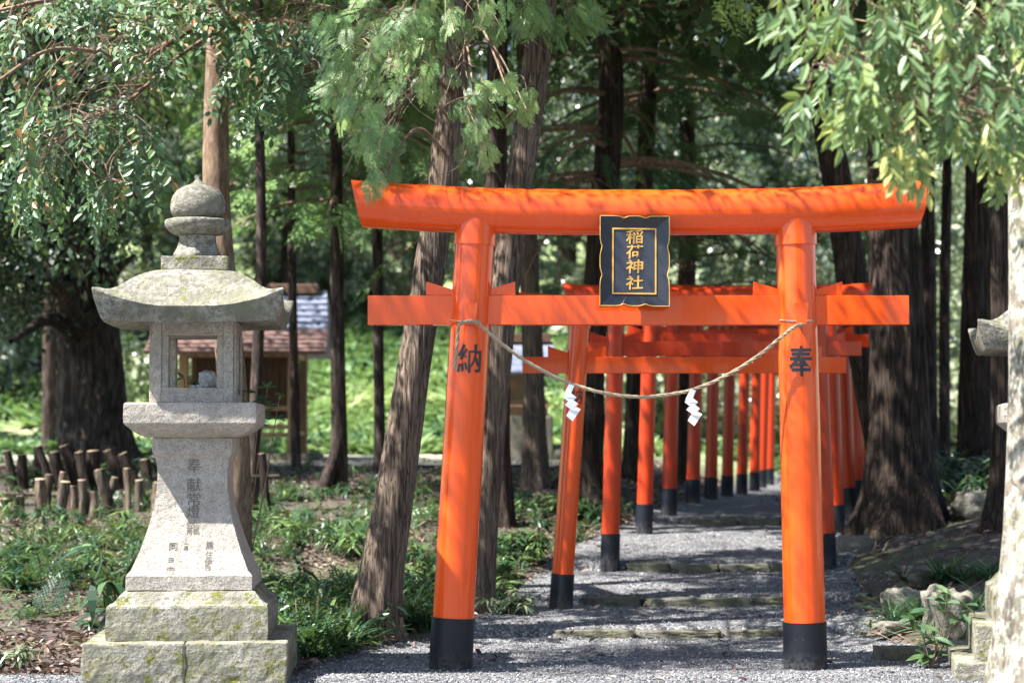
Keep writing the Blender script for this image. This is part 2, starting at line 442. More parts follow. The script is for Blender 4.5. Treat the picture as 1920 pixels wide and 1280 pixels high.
def m_gravel():
    m, N, L, B = newmat("gravel")
    v = texco(N, L)
    vo = N.new("ShaderNodeTexVoronoi"); vo.inputs["Scale"].default_value = 62; L.new(v.outputs[0], vo.inputs["Vector"])
    hs = N.new("ShaderNodeSeparateColor"); L.new(vo.outputs["Color"], hs.inputs[0])
    r = ramp(N, [(0, (.045, .048, .056)), (.4, (.105, .111, .125)), (.8, (.19, .195, .21)), (1, (.40, .40, .40))]); L.new(hs.outputs[0], r.inputs[0])
    n = noise(N, L, v, 1.1, 6, .65); r2 = ramp(N, [(.35, (.62, .60, .58)), (.7, (1.15, 1.12, 1.08))]); L.new(n.outputs[0], r2.inputs[0])
    c = mixc(N, L, 1.0, r.outputs[0], r2.outputs[0], 'MULTIPLY')
    L.new(c, B.inputs["Base Color"]); B.inputs["Roughness"].default_value = .85
    iv = N.new("ShaderNodeMath"); iv.operation = 'SUBTRACT'; iv.inputs[0].default_value = 1.0; L.new(vo.outputs["Distance"], iv.inputs[1])
    b1 = bump(N, L, iv.outputs[0], .012, .9, None)
    n3 = noise(N, L, v, 16, 4); bump(N, L, n3.outputs[0], .03, .6, B, b1)
    return m
SOIL = m_ground(); GRAVEL = m_gravel()
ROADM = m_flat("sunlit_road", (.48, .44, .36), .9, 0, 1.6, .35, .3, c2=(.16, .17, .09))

gx = np.concatenate([np.linspace(-60, -12, 16)[:-1], np.linspace(-12, -5, 20)[:-1], np.linspace(-5, 6, 150), np.linspace(6, 14, 26)[1:], np.linspace(14, 60, 16)[1:]])
gy = np.concatenate([np.linspace(-12, 10, 8)[:-1], np.linspace(10, 24, 180)[:-1], np.linspace(24, 40, 40)[:-1], np.linspace(40, 140, 60)])
def ground_z(X, Y):
    inside = (X > xl(Y) + .06) & (X < xr(Y) - .06)
    return H(X, Y) - np.where(inside, .06, 0)
grid_sheet("ground", gx, gy, ground_z, SOIL)
# gravel path
py_ = np.concatenate([np.linspace(-8, 10, 6)[:-1], np.linspace(10, 21.5, 500)[:-1], np.linspace(21.5, 60, 70)])
XS = []
for y in py_:
    a = xl(y) - .05 + .16 * (fbm(y * 2.1, 3.3, 1) - .5); b = xr(y) + .05 + .2 * (fbm(y * 2.1, 9.3, 2) - .5)
    XS.append(np.linspace(a, b, 46))
XS = np.array(XS)
def path_z(X, Y):
    e = np.minimum(X - X[:, :1], X[:, -1:] - X)
    z = np.maximum(step_z(Y), 0 * Y - 1) + (H(X, Y) - base_z(Y)) * .9
    w = sst(e, 0, .12)
    z = z * w + (H(X, Y) - .03) * (1 - w)
    return z + .006 + .014 * (fbm(X * 2.5 + 30, Y * 2.5, 8) - .5)
grid_sheet("gravel_path", XS, py_, path_z, GRAVEL)
def PZ(x, y):
    return float(step_z(y) + .006 + (H(x, y) - base_z(y)) * .9)
# far road
rx = np.linspace(-16, 1.2, 40); ry = np.linspace(27.6, 33.6, 16)
grid_sheet("road", rx, ry, lambda X, Y: H(X, Y) + .03, ROADM)

# ------------------------------------------------------------------ templates
def leafquads(base, d, nrm, ln, w, fold=.25, curl=.0):
    """two folded quads; returns 6 verts, 2 quads"""
    s = np.cross(d, nrm); s = s / (np.linalg.norm(s) + 1e-9)
    p0 = base; p1 = base + d * ln - nrm * curl * ln
    V = [p0,
         base + d * ln * .30 + s * w * .43 + nrm * fold * w * .45,
         base + d * ln * .68 + s * w * .40 + nrm * (fold * w * .4 - curl * ln * .35),
         p1,
         base + d * ln * .68 - s * w * .40 + nrm * (fold * w * .4 - curl * ln * .35),
         base + d * ln * .30 - s * w * .43 + nrm * fold * w * .45]
    return V, [(0, 1, 2, 3), (0, 3, 4, 5)]
def unit(v):
    v = np.asarray(v, float); return v / (np.linalg.norm(v) + 1e-12)
def make_twig(rng, n=10, ln=.056, w=.033, stem=.26, droop=.35, spread=1.0):
    """leafy twig along +Y, length stem"""
    V = []; Fq = []; Mt = []
    def addq(v, f, m):
        o = len(V); V.extend(v); Fq.extend([tuple(i + o for i in q) for q in f]); Mt.extend([m] * len(f))
    pts = []
    for i in range(5):
        t = i / 4; pts.append(np.array([.02 * math.sin(t * 4), stem * t, -droop * stem * t * t]))
    for i in range(4):
        a, b = pts[i], pts[i + 1]; wv = np.array([.0016, 0, 0]) * (1.3 - i * .2); wz = np.array([0, 0, .0016])
        addq([a - wv, a + wv, b + wv, b - wv], [(0, 1, 2, 3)], 1)
        addq([a - wz, a + wz, b + wz, b - wz], [(0, 1, 2, 3)], 1)
    for k in range(n):
        t = .22 + .78 * k / (n - 1); i = min(3, int(t * 4)); f = t * 4 - i
        p = pts[i] * (1 - f) + pts[i + 1] * f
        side = 1 if k % 2 else -1
        if k == n - 1: side = 0
        d = unit([side * spread * rng.uniform(.7, 1.1), rng.uniform(.5, 1.0), rng.uniform(-.75, .05)])
        nn = unit([side * .25 + rng.uniform(-.3, .3), rng.uniform(-.3, .3), 1])
        nn = unit(nn - d * np.dot(nn, d))
        L_ = ln * rng.uniform(.75, 1.15)
        v, q = leafquads(p, d, nn, L_, w * L_ / ln, .3, rng.uniform(.02, .15))
        addq(v, q, 0)
    return np.array(V), np.array(Fq), np.array(Mt)
def make_spray(rng, nside=8, nsub=5, full=True):
    """lacy flat cypress spray along +Y of length 1"""
    V = []; Fq = []; Mt = []
    def seg(a, b, w):
        d = unit(b - a); s = np.array([-d[1], d[0], 0.0]) * w
        m_ = a * .45 + b * .55
        o = len(V); V.extend([a, m_ + s, b, m_ - s]); Fq.append((o, o + 1, o + 2, o + 3)); Mt.append(0)
    def P(x, y): return np.array([x, y, -.22 * y * y - .25 * x * x])
    seg(P(0, 0), P(0, 1.02), .012)
    for i in range(nside):
        t = .12 + .82 * i / nside
        for sd in (-1, 1):
            tt = t + (.04 if sd > 0 else 0) + rng.uniform(-.015, .015)
            Ls = .50 * (1 - tt) ** .8 + .09; Ls *= rng.uniform(.75, 1.1)
            an = R(rng.uniform(42, 56)) * sd
            dx, dy = math.sin(an), math.cos(an)
            a = np.array([0, tt]); b = a + Ls * np.array([dx, dy])
            seg(P(*a), P(*b), .015 if full else .022)
            ns = max(1, int(nsub * Ls / .42 + .5))
            for j in range(ns):
                u = .2 + .75 * j / ns
                for s2 in (-1, 1):
                    l2 = Ls * .40 * (1 - u * .75) * rng.uniform(.8, 1.15)
                    a2 = an + s2 * R(44); q = a + Ls * u * np.array([dx, dy])
                    e = q + l2 * np.array([math.sin(a2), math.cos(a2)])
                    seg(P(*q), P(*e), .0145 if full else .032)
    return np.array(V), np.array(Fq), np.array(Mt)
def make_clump(rng, n, size, leaf, ratio=.5, flat=1.0):
    """leaves in a ball of radius 1 (far foliage)"""
    V = []; Fq = []
    for k in range(n):
        p = rng.normal(size=3); p /= np.linalg.norm(p); r = rng.uniform(.25, 1) ** .5
        q = p * r * np.array([1, 1, flat])
        d = unit(p * .6 + rng.normal(size=3) * .6 + np.array([0, 0, -.35]))
        nn = unit(np.array([0, 0, 1]) * .7 + p * .5 + rng.normal(size=3) * .45); nn = unit(nn - d * np.dot(nn, d))
        s = np.cross(d, nn); L_ = leaf * rng.uniform(.6, 1.3) / size; w = L_ * ratio * .5
        o = len(V); V.extend([q, q + d * L_ * .5 + s * w, q + d * L_, q + d * L_ * .5 - s * w]); Fq.append((o, o + 1, o + 2, o + 3))
    return np.array(V), np.array(Fq), np.zeros(n, int)

def scatter(mb, tm, pos, dirs, scale, rng, upj=.35, rnd=None, rj=.18, up=(0, 0, 1), mats=None):
    """place template (V along +Y, normal +Z) with numpy"""
    V, Fq, Mt = tm
    pos = np.asarray(pos, float).reshape(-1, 3); k = len(pos)
    if k == 0: return
    D = np.asarray(dirs, float).reshape(-1, 3); D = D / (np.linalg.norm(D, axis=1)[:, None] + 1e-9)
    U = np.array(up, float)[None] + rng.normal(size=(k, 3)) * upj
    U = U - D * (U * D).sum(1)[:, None]; U /= np.linalg.norm(U, axis=1)[:, None] + 1e-9
    X = np.cross(D, U)
    sc = np.broadcast_to(np.asarray(scale, float), (k,))
    M = np.stack([X, D, U], 1) * sc[:, None, None]
    W = np.einsum('vi,kij->kvj', V, M) + pos[:, None, :]
    nv = len(V); q = (Fq[None] + (np.arange(k) * nv)[:, None, None]).reshape(-1, Fq.shape[1])
    b = rng.uniform(0, 1, k) if rnd is None else np.broadcast_to(np.asarray(rnd, float), (k,))
    rn = np.clip(np.repeat(b, len(Fq)) + rng.normal(size=k * len(Fq)) * rj, 0, 1)
    mt = np.tile(Mt, k)
    n0 = mb.n
    mb.V.append(W.reshape(-1, 3)); mb.L.append((q + n0).reshape(-1)); mb.S.append(np.full(len(q), Fq.shape[1], int))
    mb.M.append(mt); mb.SM.append(np.zeros(len(q), bool)); mb.RN.append(rn); mb.n += k * nv

_r = np.random.RandomState(3)
SPRAYS = [make_spray(_r, 8, 5) for _ in range(3)]
SPRAYS_LO = [make_spray(_r, 5, 2, False) for _ in range(3)]
TWIGS = [make_twig(_r, 11) for _ in range(4)]
BIGTW = [make_twig(_r, 9, .125, .046, .22, .7, .7) for _ in range(4)]
CLUMP = [make_clump(_r, 240, 1.0, .15, .5, .7) for _ in range(3)]
CLUMPC = [make_clump(_r, 130, 1.0, .26, .5, .45) for _ in range(2)]
CLUMPF = [make_clump(_r, 160, 1.0, .22, .5, .7) for _ in range(3)]

CLUMPS = [make_clump(_r, 150, 1.0, .16, .3, .5) for _ in range(2)]
# ------------------------------------------------------------------ trees
def bark_disp(amp, k, zf, seed, flare=0.0, fh=.5, lobes=5, r0=.2):
    def f(th, al):
        u = th / (2 * math.pi) * k
        a = vn(np.mod(u, k), al * zf, seed); a2 = vn(np.mod(u, k) + 1, al * zf, seed)
        w = np.clip(u - (k - 1), 0, 1)                 # close the seam
        c = a * (1 - w) + vn(u - k, al * zf, seed) * w
        b = fbm(np.cos(th) * 1.5 + 9, np.sin(th) * 1.5 + al * 1.2, seed + 3)
        m = 1 + amp * (1 - np.abs(c * 2 - 1) * 2) + amp * 1.2 * (b - .5)
        if flare:
            e = np.exp(-al / fh)
            m = m + flare * e * (1 + .55 * np.cos(lobes * th + seed) + .35 * np.cos((lobes + 3) * th + 2 * seed) * e)
        return m
    return f

def trunk(mb, P, rad, seg=40, step=.1, amp=.05, k=16, seed=1, flare=0, fh=.5, lobes=5, mat=0):
    P = np.asarray(P, float); ln = np.linalg.norm(np.diff(P, axis=0), axis=1).sum()
    n = max(6, int(ln / step)); Q = catmull(P, n)
    rr = np.interp(np.linspace(0, 1, n), np.linspace(0, 1, len(P)), rad)
    amp *= 1.25
    tube(mb, Q, rr, seg, mat, True, True, (0, 1, .01), bark_disp(amp, k, 1.0, seed, flare, fh, lobes))
    return Q, rr

def cyp_crown(mbw, mbl, Q, z0, z1, rb, rt, nb, per, tms, sc, rng, droop=.35, elev=.1, mask=None, twm=0, rbase=None):
    """drooping conifer branches from the trunk axis Q between z0 and z1"""
    pos = []; dr = []; s_ = []; rb_ = []
    for b in range(nb):
        z = z0 + (z1 - z0) * rng.uniform(0, 1) ** .9
        i = int(np.argmin(np.abs(Q[:, 2] - z))); o = Q[i].copy(); o[2] = z
        t = (z - z0) / (z1 - z0); Lb = (rb * (1 - t) + rt * t) * rng.uniform(.65, 1.12)
        az = rng.uniform(0, 2 * math.pi); dh = np.array([math.cos(az), math.sin(az), 0])
        tint = rng.uniform(.1, .9)
        pts = []
        for q in np.linspace(0, 1, 7):
            pts.append(o + dh * Lb * q + np.array([0, 0, elev * Lb * q - droop * Lb * q * q]))
        pts = np.array(pts)
        if mask is not None and not mask(pts[-1]): continue
        tube(mbw, pts, np.linspace(.012 + .012 * Lb, .004, 7), 4, twm, False, False)
        m = int(per * Lb)
        for k in range(m):
            q = rng.uniform(.22, 1.02); ii = min(5, int(q * 6)); p = pts[ii] + (pts[ii + 1] - pts[ii]) * min(1, q * 6 - ii)
            sd = rng.choice([-1, 1]); side = np.array([-dh[1], dh[0], 0]) * sd
            off = rng.uniform(0, .28) * Lb * (1.1 - q * .7)
            d = dh * rng.uniform(.4, 1) + side * rng.uniform(.1, .9) + np.array([0, 0, -rng.uniform(.15, .9)])
            pos.append(p + side * off + np.array([0, 0, -off * .3 + rng.uniform(-.06, .06)])); dr.append(d); s_.append(sc * rng.uniform(.7, 1.25)); rb_.append(tint)
    if not pos: return
    pos = np.array(pos); dr = np.array(dr); s_ = np.array(s_); rb_ = np.array(rb_)
    g = rng.randint(0, len(tms), len(pos))
    for a in range(len(tms)):
        k = g == a
        scatter(mbl, tms[a], pos[k], dr[k], s_[k], rng, .35, rb_[k])

def px_path(pts):
    P = []; r = []
    for (px, py, Y, w) in pts:
        P.append(list(at(px, py, Y))); r.append(w * .5 * mpp(Y))
    return np.array(P), np.array(r)

def extend(P, r, ztop, rtop):
    d = P[-1] - P[-2]; d = d / d[2]
    d[:2] *= .8
    z = P[-1][2]; q = P[-1] + d * (ztop - z)
    mid = (P[-1] + q) / 2; 
    return np.vstack([P, mid, q]), np.concatenate([r, [(r[-1] + rtop) / 2, rtop]])

def conifer(label, pts, ztop=11, bark=BARK, z0=4.6, rb=2.0, nb=70, per=9, sc=.42, lo=True, leaf=LF_HIND, seed=1, seg=36, amp=.05, flare=.5, fh=.35, lobes=5, group=None, droop=.4, step=.1, name="cypress_tree", bury=.12, extra=None, cat="tree", k=16, mask=None, can=26, canr=2.4):
    rng = np.random.RandomState(seed)
    P, r = px_path(pts)
    gz = Hs(P[0][0], P[0][1])
    P[0][2] = gz - bury
    P, r = extend(P, r, ztop, .05)
    root = thing(name, label, cat, (P[0][0], P[0][1], gz), 0, group)
    mb = MB(); Q, rr = trunk(mb, P, r, seg, step, amp, k, seed, flare, fh, lobes)
    mb.build("trunk", bark, root)
    w = MB(); l = MB()
    cyp_crown(w, l, Q, z0, ztop, rb, .5, nb, per, SPRAYS_LO if lo else SPRAYS, sc, rng, droop, .1, mask)
    for _ in range(can):
        zc = rng.uniform(max(5.6, z0 + .6), min(ztop, 10)); i = int(np.argmin(np.abs(Q[:, 2] - zc))); a_ = rng.uniform(0, 6.283); q_ = rng.uniform(.1, 1) ** .5 * canr
        scatter(l, CLUMPC[rng.randint(2)], [Q[i][0] + math.cos(a_) * q_, Q[i][1] + math.sin(a_) * q_, zc], [[1, rng.normal(), 0]], rng.uniform(.55, .85), rng, .2, rng.uniform(0, 1), .2)
    if extra: extra(w, l, Q, rng)
    cr = l.build("crown", leaf, root)
    if w.n: w.build("branches", [TWIG, BARKT], root)
    return root, Q

def limb_twigs(mbw, P, r0, r1, seg=6):
    Q = catmull(P, max(8, int(np.linalg.norm(np.diff(np.asarray(P), axis=0), axis=1).sum() / .06)))
    tube(mbw, Q, np.linspace(r0, r1, len(Q)), seg, 0, True, False)
    return Q

# --- leaning cypress behind the left side of the first gate, with the light sprays hanging into view
def sprays_at(w, l, Q, rng, spec, sc, tms=SPRAYS, upv=(0, -.8, .7)):
    """spec: (px, py, rx, ry, Y, n, dir) clusters of sprays round a bare branch from the trunk"""
    for (px, py, rx, ry, Y, n, d) in spec:
        c = np.array(at(px, py, Y))
        i = int(np.argmin(np.linalg.norm(Q - (c + np.array([0, 0, .5])), axis=1))); o = Q[i]
        m = (o + c) / 2 + np.array([0, 0, .25]); lm = catmull([o, m, c], 14)
        tube(w, lm, np.linspace(.016, .006, 14), 5, 0, True, False)
        s = mpp(Y)
        for k in range(n):
            p = c + np.array([rng.uniform(-1, 1) * rx * s, rng.uniform(-.5, .5), rng.uniform(-1, 1) * ry * s])
            dd = np.array(d, float) + rng.normal(size=3) * .3
            a = lm[rng.randint(6, 14)]
            if rng.rand() < .5:
                mm = (a + p) / 2 + np.array([rng.uniform(-.05, .05), 0, .06])
                tube(w, catmull([a, mm, p], 7), np.linspace(.005, .002, 7), 3, 0, False, False)
            scatter(l, tms[rng.randint(len(tms))], p - unit(dd) * sc * .4, dd, sc * rng.uniform(.7, 1.25), rng, .35, rng.uniform(.2, 1), .15, upv)
            if rng.rand() < .35:      # bare dead twig
                e = p + np.array([rng.uniform(-.25, .25), rng.uniform(-.1, .1), rng.uniform(-.3, .05)])
                tube(w, catmull([p, (p + e) / 2 + rng.normal(size=3) * .03, e], 6), np.linspace(.004, .0015, 6), 3, 0, False, False)
def extraA(w, l, Q, rng):
    spec = [(690, 120, 85, 75, 12.6, 44, (-.5, -.1, -.8)), (740, 40, 110, 45, 12.9, 26, (-.3, 0, -.8)), (650, 170, 40, 50, 12.7, 16, (-.6, 0, -.8)),
            (705, 270, 26, 50, 12.3, 18, (-.1, -.1, -1)), (715, 225, 20, 40, 12.35, 10, (0, 0, -1)), (712, 345, 22, 10, 12.08, 5, (.3, -.1, -.8)),
            (800, 50, 50, 40, 13.2, 18, (.2, 0, -.7)), (890, 185, 50, 20, 12.9, 12, (.6, 0, -.4)), (950, 165, 36, 16, 12.9, 7, (.7, 0, -.4)),
            (885, 270, 30, 25, 12.8, 7, (.1, 0, -.9)), (790, 150, 30, 40, 13.1, 8, (0, 0, -.9)),
            (900, 30, 50, 30, 13.2, 12, (.2, 0, -.8)), (990, 210, 16, 30, 13.1, 4, (.1, 0, -1))]
    spec = [(a, b, c, d, e, int(n * 1.35), g) for (a, b, c, d, e, n, g) in spec]
    sprays_at(w, l, Q, rng, spec, .185)
    # shading boughs just above the picture, over the first gate
    for k in range(38):
        p = np.array([rng.uniform(-.2, 2.6), rng.uniform(11.0, 12.5), rng.uniform(4.9, 6.2)]) if k < 22 else np.array([rng.uniform(-2.2, -.2), rng.uniform(10.9, 11.7), rng.uniform(5.0, 6.0)])
        scatter(l, CLUMPS[k % 2], p, [[1, rng.normal(), 0]], rng.uniform(.30, .5), rng, .2, rng.uniform(0, 1), .2)
    for k in range(18): scatter(l, CLUMPS[k % 2], [rng.uniform(-3.5, -2.1), rng.uniform(10.8, 11.6), rng.uniform(4.9, 6.2)], [[1, rng.normal(), 0]], rng.uniform(.10, .20), rng, .2, rng.uniform(0, 1), .2)
    for e in ((-1.4, 11.6, 5.3), (-2.9, 11.2, 5.5), (.3, 11.3, 5.4), (1.6, 11.8, 5.6)):
        o = Q[int(np.argmin(np.abs(Q[:, 2] - 5)))]; tube(w, catmull([o, (o + np.array(e)) / 2 + [0, 0, .2], e], 10), np.linspace(.03, .01, 10), 5, 0, True, False)
conifer("leaning brown cypress with a flared base on the gravel edge, left of the first gate",
        [(700, 1196, 14.0, 84), (709, 1120, 14.0, 80), (738, 940, 14.0, 70), (774, 700, 14.0, 61), (806, 500, 14.0, 58), (834, 300, 14.0, 55), (860, 60, 14.0, 46)],
        9.5, BARK, 5.3, 2.0, 60, 8, .40, True, LF_HIN, 11, 64, .045, .55, .28, 6, extra=extraA, step=.05, k=26)
def extraB(w, l, Q, rng):
    spec = [(1060, 30, 60, 35, 14.6, 26, (.6, 0, -.5)), (1100, 20, 35, 25, 14.6, 10, (.8, 0, -.3)), (985, 30, 30, 35, 14.5, 10, (-.2, 0, -.9))]
    sprays_at(w, l, Q, rng, spec, .25)
conifer("leaning brown cypress crossing behind the left post and rising right of it",
        [(893, 1140, 15.4, 60), (900, 1050, 15.4, 56), (912, 900, 15.4, 54), (930, 700, 15.4, 53), (952, 500, 15.4, 52), (984, 270, 15.4, 50), (1016, 40, 15.4, 50)],
        10.5, BARK, 5.5, 2.1, 60, 8, .42, True, LF_HIN, 12, 48, .05, .3, .3, 5, extra=extraB, step=.06, k=22)
conifer("upright dark cypress trunk seen between the two leaning trunks, left of the gate path",
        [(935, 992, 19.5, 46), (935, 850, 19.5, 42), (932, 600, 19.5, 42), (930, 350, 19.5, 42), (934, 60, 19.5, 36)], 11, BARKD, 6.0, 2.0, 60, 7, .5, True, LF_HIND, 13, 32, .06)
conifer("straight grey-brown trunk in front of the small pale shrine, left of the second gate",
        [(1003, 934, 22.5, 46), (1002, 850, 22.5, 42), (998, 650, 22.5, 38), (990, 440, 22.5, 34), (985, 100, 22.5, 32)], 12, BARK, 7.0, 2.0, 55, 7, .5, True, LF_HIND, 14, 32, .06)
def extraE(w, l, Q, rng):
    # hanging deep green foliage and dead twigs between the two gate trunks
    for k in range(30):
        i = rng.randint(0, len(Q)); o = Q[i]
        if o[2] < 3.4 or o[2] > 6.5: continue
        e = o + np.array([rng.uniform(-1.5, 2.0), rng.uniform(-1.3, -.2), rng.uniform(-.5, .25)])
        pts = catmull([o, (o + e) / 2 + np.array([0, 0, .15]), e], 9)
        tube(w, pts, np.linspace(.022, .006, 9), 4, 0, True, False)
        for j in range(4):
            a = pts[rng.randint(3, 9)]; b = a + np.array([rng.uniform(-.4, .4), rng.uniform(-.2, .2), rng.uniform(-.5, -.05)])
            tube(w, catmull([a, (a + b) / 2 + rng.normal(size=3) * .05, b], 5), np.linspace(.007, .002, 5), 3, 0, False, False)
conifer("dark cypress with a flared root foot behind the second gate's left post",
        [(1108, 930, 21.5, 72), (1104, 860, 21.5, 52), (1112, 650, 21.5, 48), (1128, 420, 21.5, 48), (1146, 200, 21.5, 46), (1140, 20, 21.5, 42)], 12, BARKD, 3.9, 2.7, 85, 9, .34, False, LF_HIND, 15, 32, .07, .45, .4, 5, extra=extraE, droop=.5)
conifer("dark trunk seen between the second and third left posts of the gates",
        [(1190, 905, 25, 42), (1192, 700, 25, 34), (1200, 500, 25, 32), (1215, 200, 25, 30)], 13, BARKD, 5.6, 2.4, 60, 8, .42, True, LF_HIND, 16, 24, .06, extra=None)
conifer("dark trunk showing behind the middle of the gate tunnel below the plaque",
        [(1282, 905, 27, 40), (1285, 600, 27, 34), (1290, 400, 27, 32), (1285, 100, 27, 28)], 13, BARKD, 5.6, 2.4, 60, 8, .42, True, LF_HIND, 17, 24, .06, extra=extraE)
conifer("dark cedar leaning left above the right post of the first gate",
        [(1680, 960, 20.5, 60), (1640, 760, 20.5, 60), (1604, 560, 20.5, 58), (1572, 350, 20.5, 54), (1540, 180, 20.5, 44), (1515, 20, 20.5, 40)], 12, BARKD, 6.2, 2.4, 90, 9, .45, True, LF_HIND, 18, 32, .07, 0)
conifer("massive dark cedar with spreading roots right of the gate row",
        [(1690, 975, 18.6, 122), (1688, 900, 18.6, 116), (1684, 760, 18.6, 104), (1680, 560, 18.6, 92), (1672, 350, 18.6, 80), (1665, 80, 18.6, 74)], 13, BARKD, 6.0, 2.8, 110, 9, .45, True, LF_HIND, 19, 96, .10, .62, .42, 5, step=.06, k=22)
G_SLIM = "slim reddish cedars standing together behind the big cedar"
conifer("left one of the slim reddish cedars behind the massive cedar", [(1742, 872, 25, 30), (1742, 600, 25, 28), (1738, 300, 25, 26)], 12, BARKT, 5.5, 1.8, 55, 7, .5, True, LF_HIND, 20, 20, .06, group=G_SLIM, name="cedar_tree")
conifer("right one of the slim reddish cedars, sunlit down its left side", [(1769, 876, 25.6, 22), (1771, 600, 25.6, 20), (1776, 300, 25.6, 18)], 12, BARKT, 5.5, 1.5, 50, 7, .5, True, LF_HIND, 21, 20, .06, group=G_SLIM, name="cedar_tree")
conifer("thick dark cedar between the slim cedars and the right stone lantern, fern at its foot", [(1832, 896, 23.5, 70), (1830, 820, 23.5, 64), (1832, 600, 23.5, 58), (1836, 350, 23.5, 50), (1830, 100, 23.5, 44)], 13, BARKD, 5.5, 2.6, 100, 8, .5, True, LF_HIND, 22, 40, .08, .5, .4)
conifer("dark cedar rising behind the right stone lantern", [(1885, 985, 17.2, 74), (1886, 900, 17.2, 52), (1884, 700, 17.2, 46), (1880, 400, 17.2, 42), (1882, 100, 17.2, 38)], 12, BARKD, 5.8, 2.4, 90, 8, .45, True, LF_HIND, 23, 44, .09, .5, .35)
conifer("thin dark forked trunk standing right of the little shrine building",
        [(634, 948, 22, 34), (636, 800, 22, 30), (632, 600, 22, 26), (632, 400, 22, 24), (630, 200, 22, 22)], 11, BARKT, 4.0, 1.9, 70, 9, .42, True, LF_HIN, 24, 20, .05, .2, .3,
        extra=lambda w, l, Q, rng: tube(w, catmull([at(600, 950, 21.8), at(612, 900, 21.8), at(628, 850, 21.9), at(634, 800, 22)], 14), np.linspace(.085, .05, 14), 10, 1))
conifer("thin straight dark trunk under the left end of the first gate's tie beam",
        [(712, 902, 24, 22), (711, 750, 24, 20), (708, 500, 24, 19), (706, 200, 24, 18)], 11, BARKT, 4.6, 1.7, 60, 8, .45, True, LF_HIN, 25, 16, .05, .2, .3)
conifer("slender pale sunlit trunk right of the little shrine's post",
        [(556, 888, 25, 18), (552, 700, 25, 17), (548, 520, 25, 16), (546, 300, 25, 14)], 10, BARKT, 4.3, 1.7, 70, 9, .42, True, LF_HIN, 26, 16, .05, .2, .3)
conifer("slim dark trunk just right of the left lantern's fire box",
        [(470, 985, 20.3, 26), (476, 850, 20.3, 23), (484, 650, 20.3, 22), (490, 450, 20.3, 20), (486, 200, 20.3, 18)], 10, BARKT, 5.2, 1.5, 45, 8, .42, True, LF_HIND, 27, 16, .05, .2, .3)
conifer("distant grey trunk at the far left beyond the big camphor",
        [(92, 755, 34, 26), (92, 650, 34, 25), (92, 500, 34, 24)], 12, BARKT, 6.0, 2.0, 60, 7, .6, True, LF_HIND, 28, 14, .05, .1, .3)

# --- camphor tree at far left with a dark low crown
def clump_crown(mb, centres, rads, tms, rng, sc_j=.2, rb=None):
    for c, r in zip(centres, rads):
        scatter(mb, tms[rng.randint(len(tms))], c, rng.normal(size=3) * [1, 1, .15] + [0, .01, 0], r * rng.uniform(1 - sc_j, 1 + sc_j), rng, .15, rng.uniform(0, 1), .22)
rng = np.random.RandomState(40)
P, r = px_path([(182, 872, 25.5, 190), (180, 840, 25.5, 136), (172, 760, 25.5, 122), (166, 640, 25.5, 114), (150, 500, 25.5, 104), (140, 380, 25.5, 84)])
P[0][2] = Hs(P[0][0], P[0][1]) - .15
P, r = extend(P, r, 9, .15)
root = thing("camphor_tree", "huge camphor tree with a fissured trunk and flaring roots behind the log stakes", "tree", (P[0][0], P[0][1], P[0][2] + .15))
mb = MB(); Qc, _ = trunk(mb, P, r, 90, .07, .055, 30, 41, .32, .28, 9); mb.build("trunk", BARKC, root)
w = MB(); lf = MB()
for (px, py, Y) in [(20, 640, 23.5), (60, 520, 22.5), (0, 300, 24), (250, 480, 24.5), (260, 300, 25), (90, 250, 23)]:
    e = np.array(at(px, py, Y)); o = Qc[int(len(Qc) * .42)]
    tube(w, catmull([o, (o + e) / 2 + np.array([0, 0, .3]), e], 16), np.linspace(.13, .03, 16), 8, 0, True, False)
cs = []; rs = []
for k in range(120):
    px = rng.uniform(-160, 235); py = rng.uniform(120, 600); Y = rng.uniform(22.3, 27)
    if px > 150 and py > 480: continue
    if px > 120 and py > 540: continue
    cs.append(np.array(at(px, py, Y))); rs.append(rng.uniform(.45, .75))
for k in range(230):
    cs.append(Qc[-1] + rng.normal(size=3) * [2.7, 2.4, 1.3] - [1.3, .8, .4]); rs.append(rng.uniform(.6, .9))
clump_crown(lf, cs, rs, CLUMP, rng)
lf.build("crown", LF_DARK, root); w.build("branches", BARKC, root)

# --- evergreen with a smooth trunk behind the left lantern, glossy leaves filling the top left
rng = np.random.RandomState(50)
P, r = px_path([(446, 1010, 15.3, 58), (440, 800, 15.3, 54), (424, 590, 15.3, 52), (407, 400, 15.3, 50), (405, 230, 15.3, 46), (408, 100, 15.3, 44), (412, -80, 15.3, 40)])
P[0][2] = Hs(P[0][0], P[0][1]) - .1
P, r = extend(P, r, 7.5, .04)
root = thing("evergreen_tree", "evergreen with a smooth tan trunk behind the left lantern, glossy leaves over the top left", "tree", (P[0][0], P[0][1], P[0][2] + .1))
mb = MB(); Qe, _ = trunk(mb, P, r, 32, .06, .035, 9, 51, .15, .3, 4); mb.build("trunk", BARKS, root)
w = MB(); lf = MB()
limbs = []
def limb(pts, r0, r1):
    limbs.append(limb_twigs(w, [at(*p) for p in pts], r0, r1)); 
limb([(408, 30, 15.2), (375, 45, 14.6), (310, 85, 14.0), (225, 117, 13.5), (185, 98, 13.3), (90, 95, 13.1), (0, 150, 12.9), (-60, 190, 12.8)], .026, .010)
limb([(310, 85, 14.0), (270, 120, 13.6), (248, 175, 13.3)], .014, .005)
limb([(402, 10, 15.2), (300, 25, 14.4), (215, 75, 13.8), (205, 85, 13.6)], .018, .007)
limb([(410, 40, 15.2), (480, 60, 14.6), (540, 90, 14.3), (610, 130, 14.1)], .020, .006)
limb([(405, 60, 15.2), (330, 110, 14.4), (240, 190, 13.6), (150, 230, 13.2), (90, 280, 13.0)], .018, .005)
